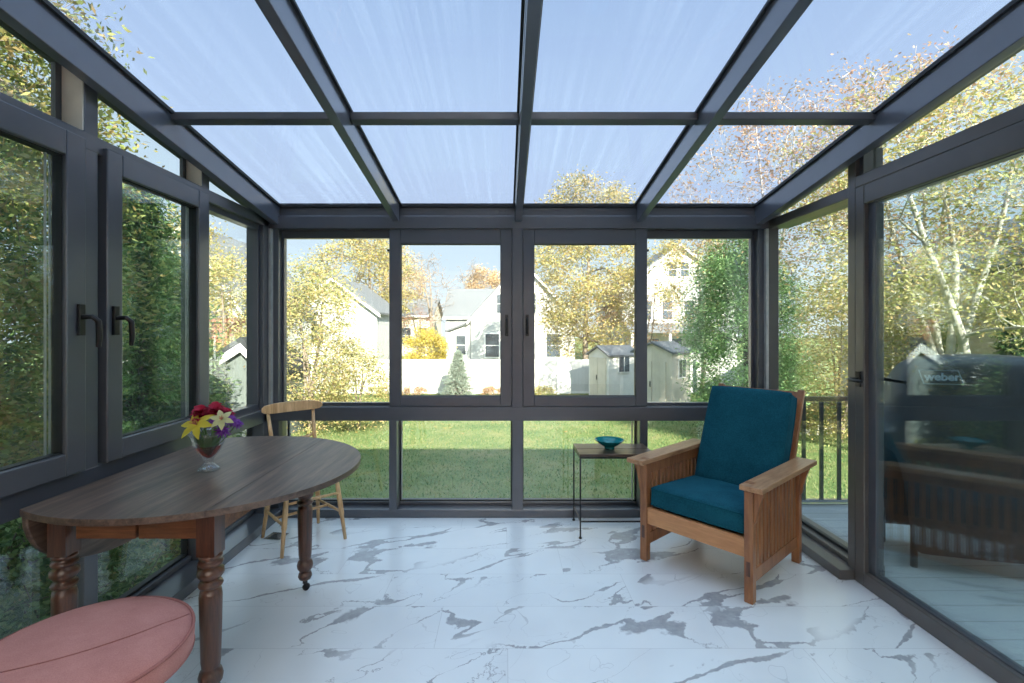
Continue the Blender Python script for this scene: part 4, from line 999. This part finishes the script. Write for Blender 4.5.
# left side
tree('evergreen_tree', 'tall olive and yellow tree outside the first casement', 'tree', (-6.1, 4.6), (-6.05, 4.7, 2.6), (2.15, 1.9, 3.7), 220, 30000, .34, .05, 'lv_oliv', 'bark', .16, 32, upto=.85)
conifer('dark conifer outside the second casement', (-6.3, 8.3), 5.3, 1.9, 26000, .075, 'lv_dark', 33, 'conifer', 26, .02, .7)
conifer('dark conifer behind the tall olive tree', (-9.0, 8.4), 7.2, 2.4, 24000, .085, 'lv_dark', 34, 'conifer', 26, .02, .7)
conifer('dark conifer left of the first casement', (-9.6, 4.4), 7.5, 2.4, 20000, .085, 'lv_dark', 35, 'conifer', 24, .02, .7)
conifer('dark conifer beyond the vase, furthest of the conifer row', (-8.0, 11.6), 4.6, 1.5, 16000, .075, 'lv_oliv', 36, 'conifer', 24, .02, .7)
tree('maple_tree', 'yellow-leaved tree in the corner window of the left wall', 'tree', (-8.55, 14.6), (-8.5, 14.6, 1.8), (1.15, 1.1, 1.9), 70, 4200, .28, .06, 'lv_autumn', 'bark', .08, 37)
tree('garden_bush', 'dense green bush under the left wall near the stool', 'bush', (-3.3, 2.9), (-3.3, 2.9, -.75), (1.05, 1.2, 1.0), 120, 15000, .17, .032, 'lv_dark', 'bark_dark', .04, 38, .1, 3, upto=.5)
tree('garden_bush', 'green bush at the left wall behind the table', 'bush', (-3.7, 5.6), (-3.7, 5.6, -.95), (1.2, 1.2, .85), 100, 11000, .18, .035, 'lv_oliv', 'bark_dark', .04, 39, .1, 3, upto=.5)
tree('maple_tree', 'golden tree behind the dark conifers, over the roofs', 'tree', (-14.0, 20.0), (-14.0, 20, 3.0), (3.2, 2.5, 3.4), 90, 8000, .42, .09, 'lv_mixed', 'bark', .15, 40)

# ---------------------------------------------------------------- light
SUN_EL, SUN_AZ = math.radians(31), math.radians(22)      # sun behind the house, a little to the right
sd = Vector((math.sin(SUN_AZ) * math.cos(SUN_EL), -math.cos(SUN_AZ) * math.cos(SUN_EL), math.sin(SUN_EL)))
sl = bpy.data.lights.new('sun', 'SUN'); sl.energy = 15.5; sl.angle = .009; sl.color = (1, .91, .77)
s_ = bpy.data.objects.new('sun', sl); C.objects.link(s_); s_.rotation_euler = (-sd).to_track_quat('-Z', 'Y').to_euler()
W = bpy.data.worlds.new('sky'); SC.world = W; W.use_nodes = True; nt = W.node_tree; nt.nodes.clear()
wo = nt.nodes.new('ShaderNodeOutputWorld'); bg = nt.nodes.new('ShaderNodeBackground'); L(nt, bg.outputs[0], wo.inputs[0])
tc = nt.nodes.new('ShaderNodeTexCoord'); sp = nt.nodes.new('ShaderNodeSeparateXYZ'); L(nt, tc.outputs['Generated'], sp.inputs[0])
grad = ramp(nt, sp.outputs['Z'], [(0.0, (.80, .87, .93)), (.14, (.64, .76, .90)), (.35, (.52, .66, .82)), (.60, (.36, .50, .68)), (.85, (.70, .90, 1.10)), (1, (.76, .98, 1.2))])
# the sky is brighter towards the sun
vm = nt.nodes.new('ShaderNodeVectorMath'); vm.operation = 'DOT_PRODUCT'; L(nt, tc.outputs['Generated'], vm.inputs[0]); vm.inputs[1].default_value = tuple(sd)
mr = N(nt, 'ShaderNodeMapRange'); L(nt, vm.outputs['Value'], mr.inputs[0]); mr.inputs[1].default_value = .05; mr.inputs[2].default_value = 1.0; mr.inputs[3].default_value = 1.0; mr.inputs[4].default_value = 2.7
L(nt, grad, bg.inputs['Color']); L(nt, mr.outputs[0], bg.inputs['Strength'])

al = bpy.data.lights.new('bounce_fill', 'AREA'); al.shape = 'RECTANGLE'; al.size = 3.0; al.size_y = 2.0; al.energy = 165; al.color = (1, .95, .90)  # added unseen uplight; its ceiling bounce brightens surfaces facing the camera
ao = bpy.data.objects.new('bounce_fill', al); C.objects.link(ao); ao.location = (.1, -2.6, 1.95); ao.rotation_euler = (PI, 0, 0)
vs2 = SC.view_settings; vs2.view_transform = 'Standard'; vs2.look = 'None'; vs2.exposure = 0.38; vs2.gamma = 1; vs2.use_curve_mapping = False
SC.cycles.transparent_max_bounces = 48; SC.cycles.max_bounces = 10; SC.cycles.glossy_bounces = 5; SC.cycles.transmission_bounces = 8; SC.cycles.diffuse_bounces = 4
SC.cycles.caustics_reflective = False; SC.cycles.caustics_refractive = False; SC.cycles.sample_clamp_indirect = 6
SC.cycles.use_denoising = True
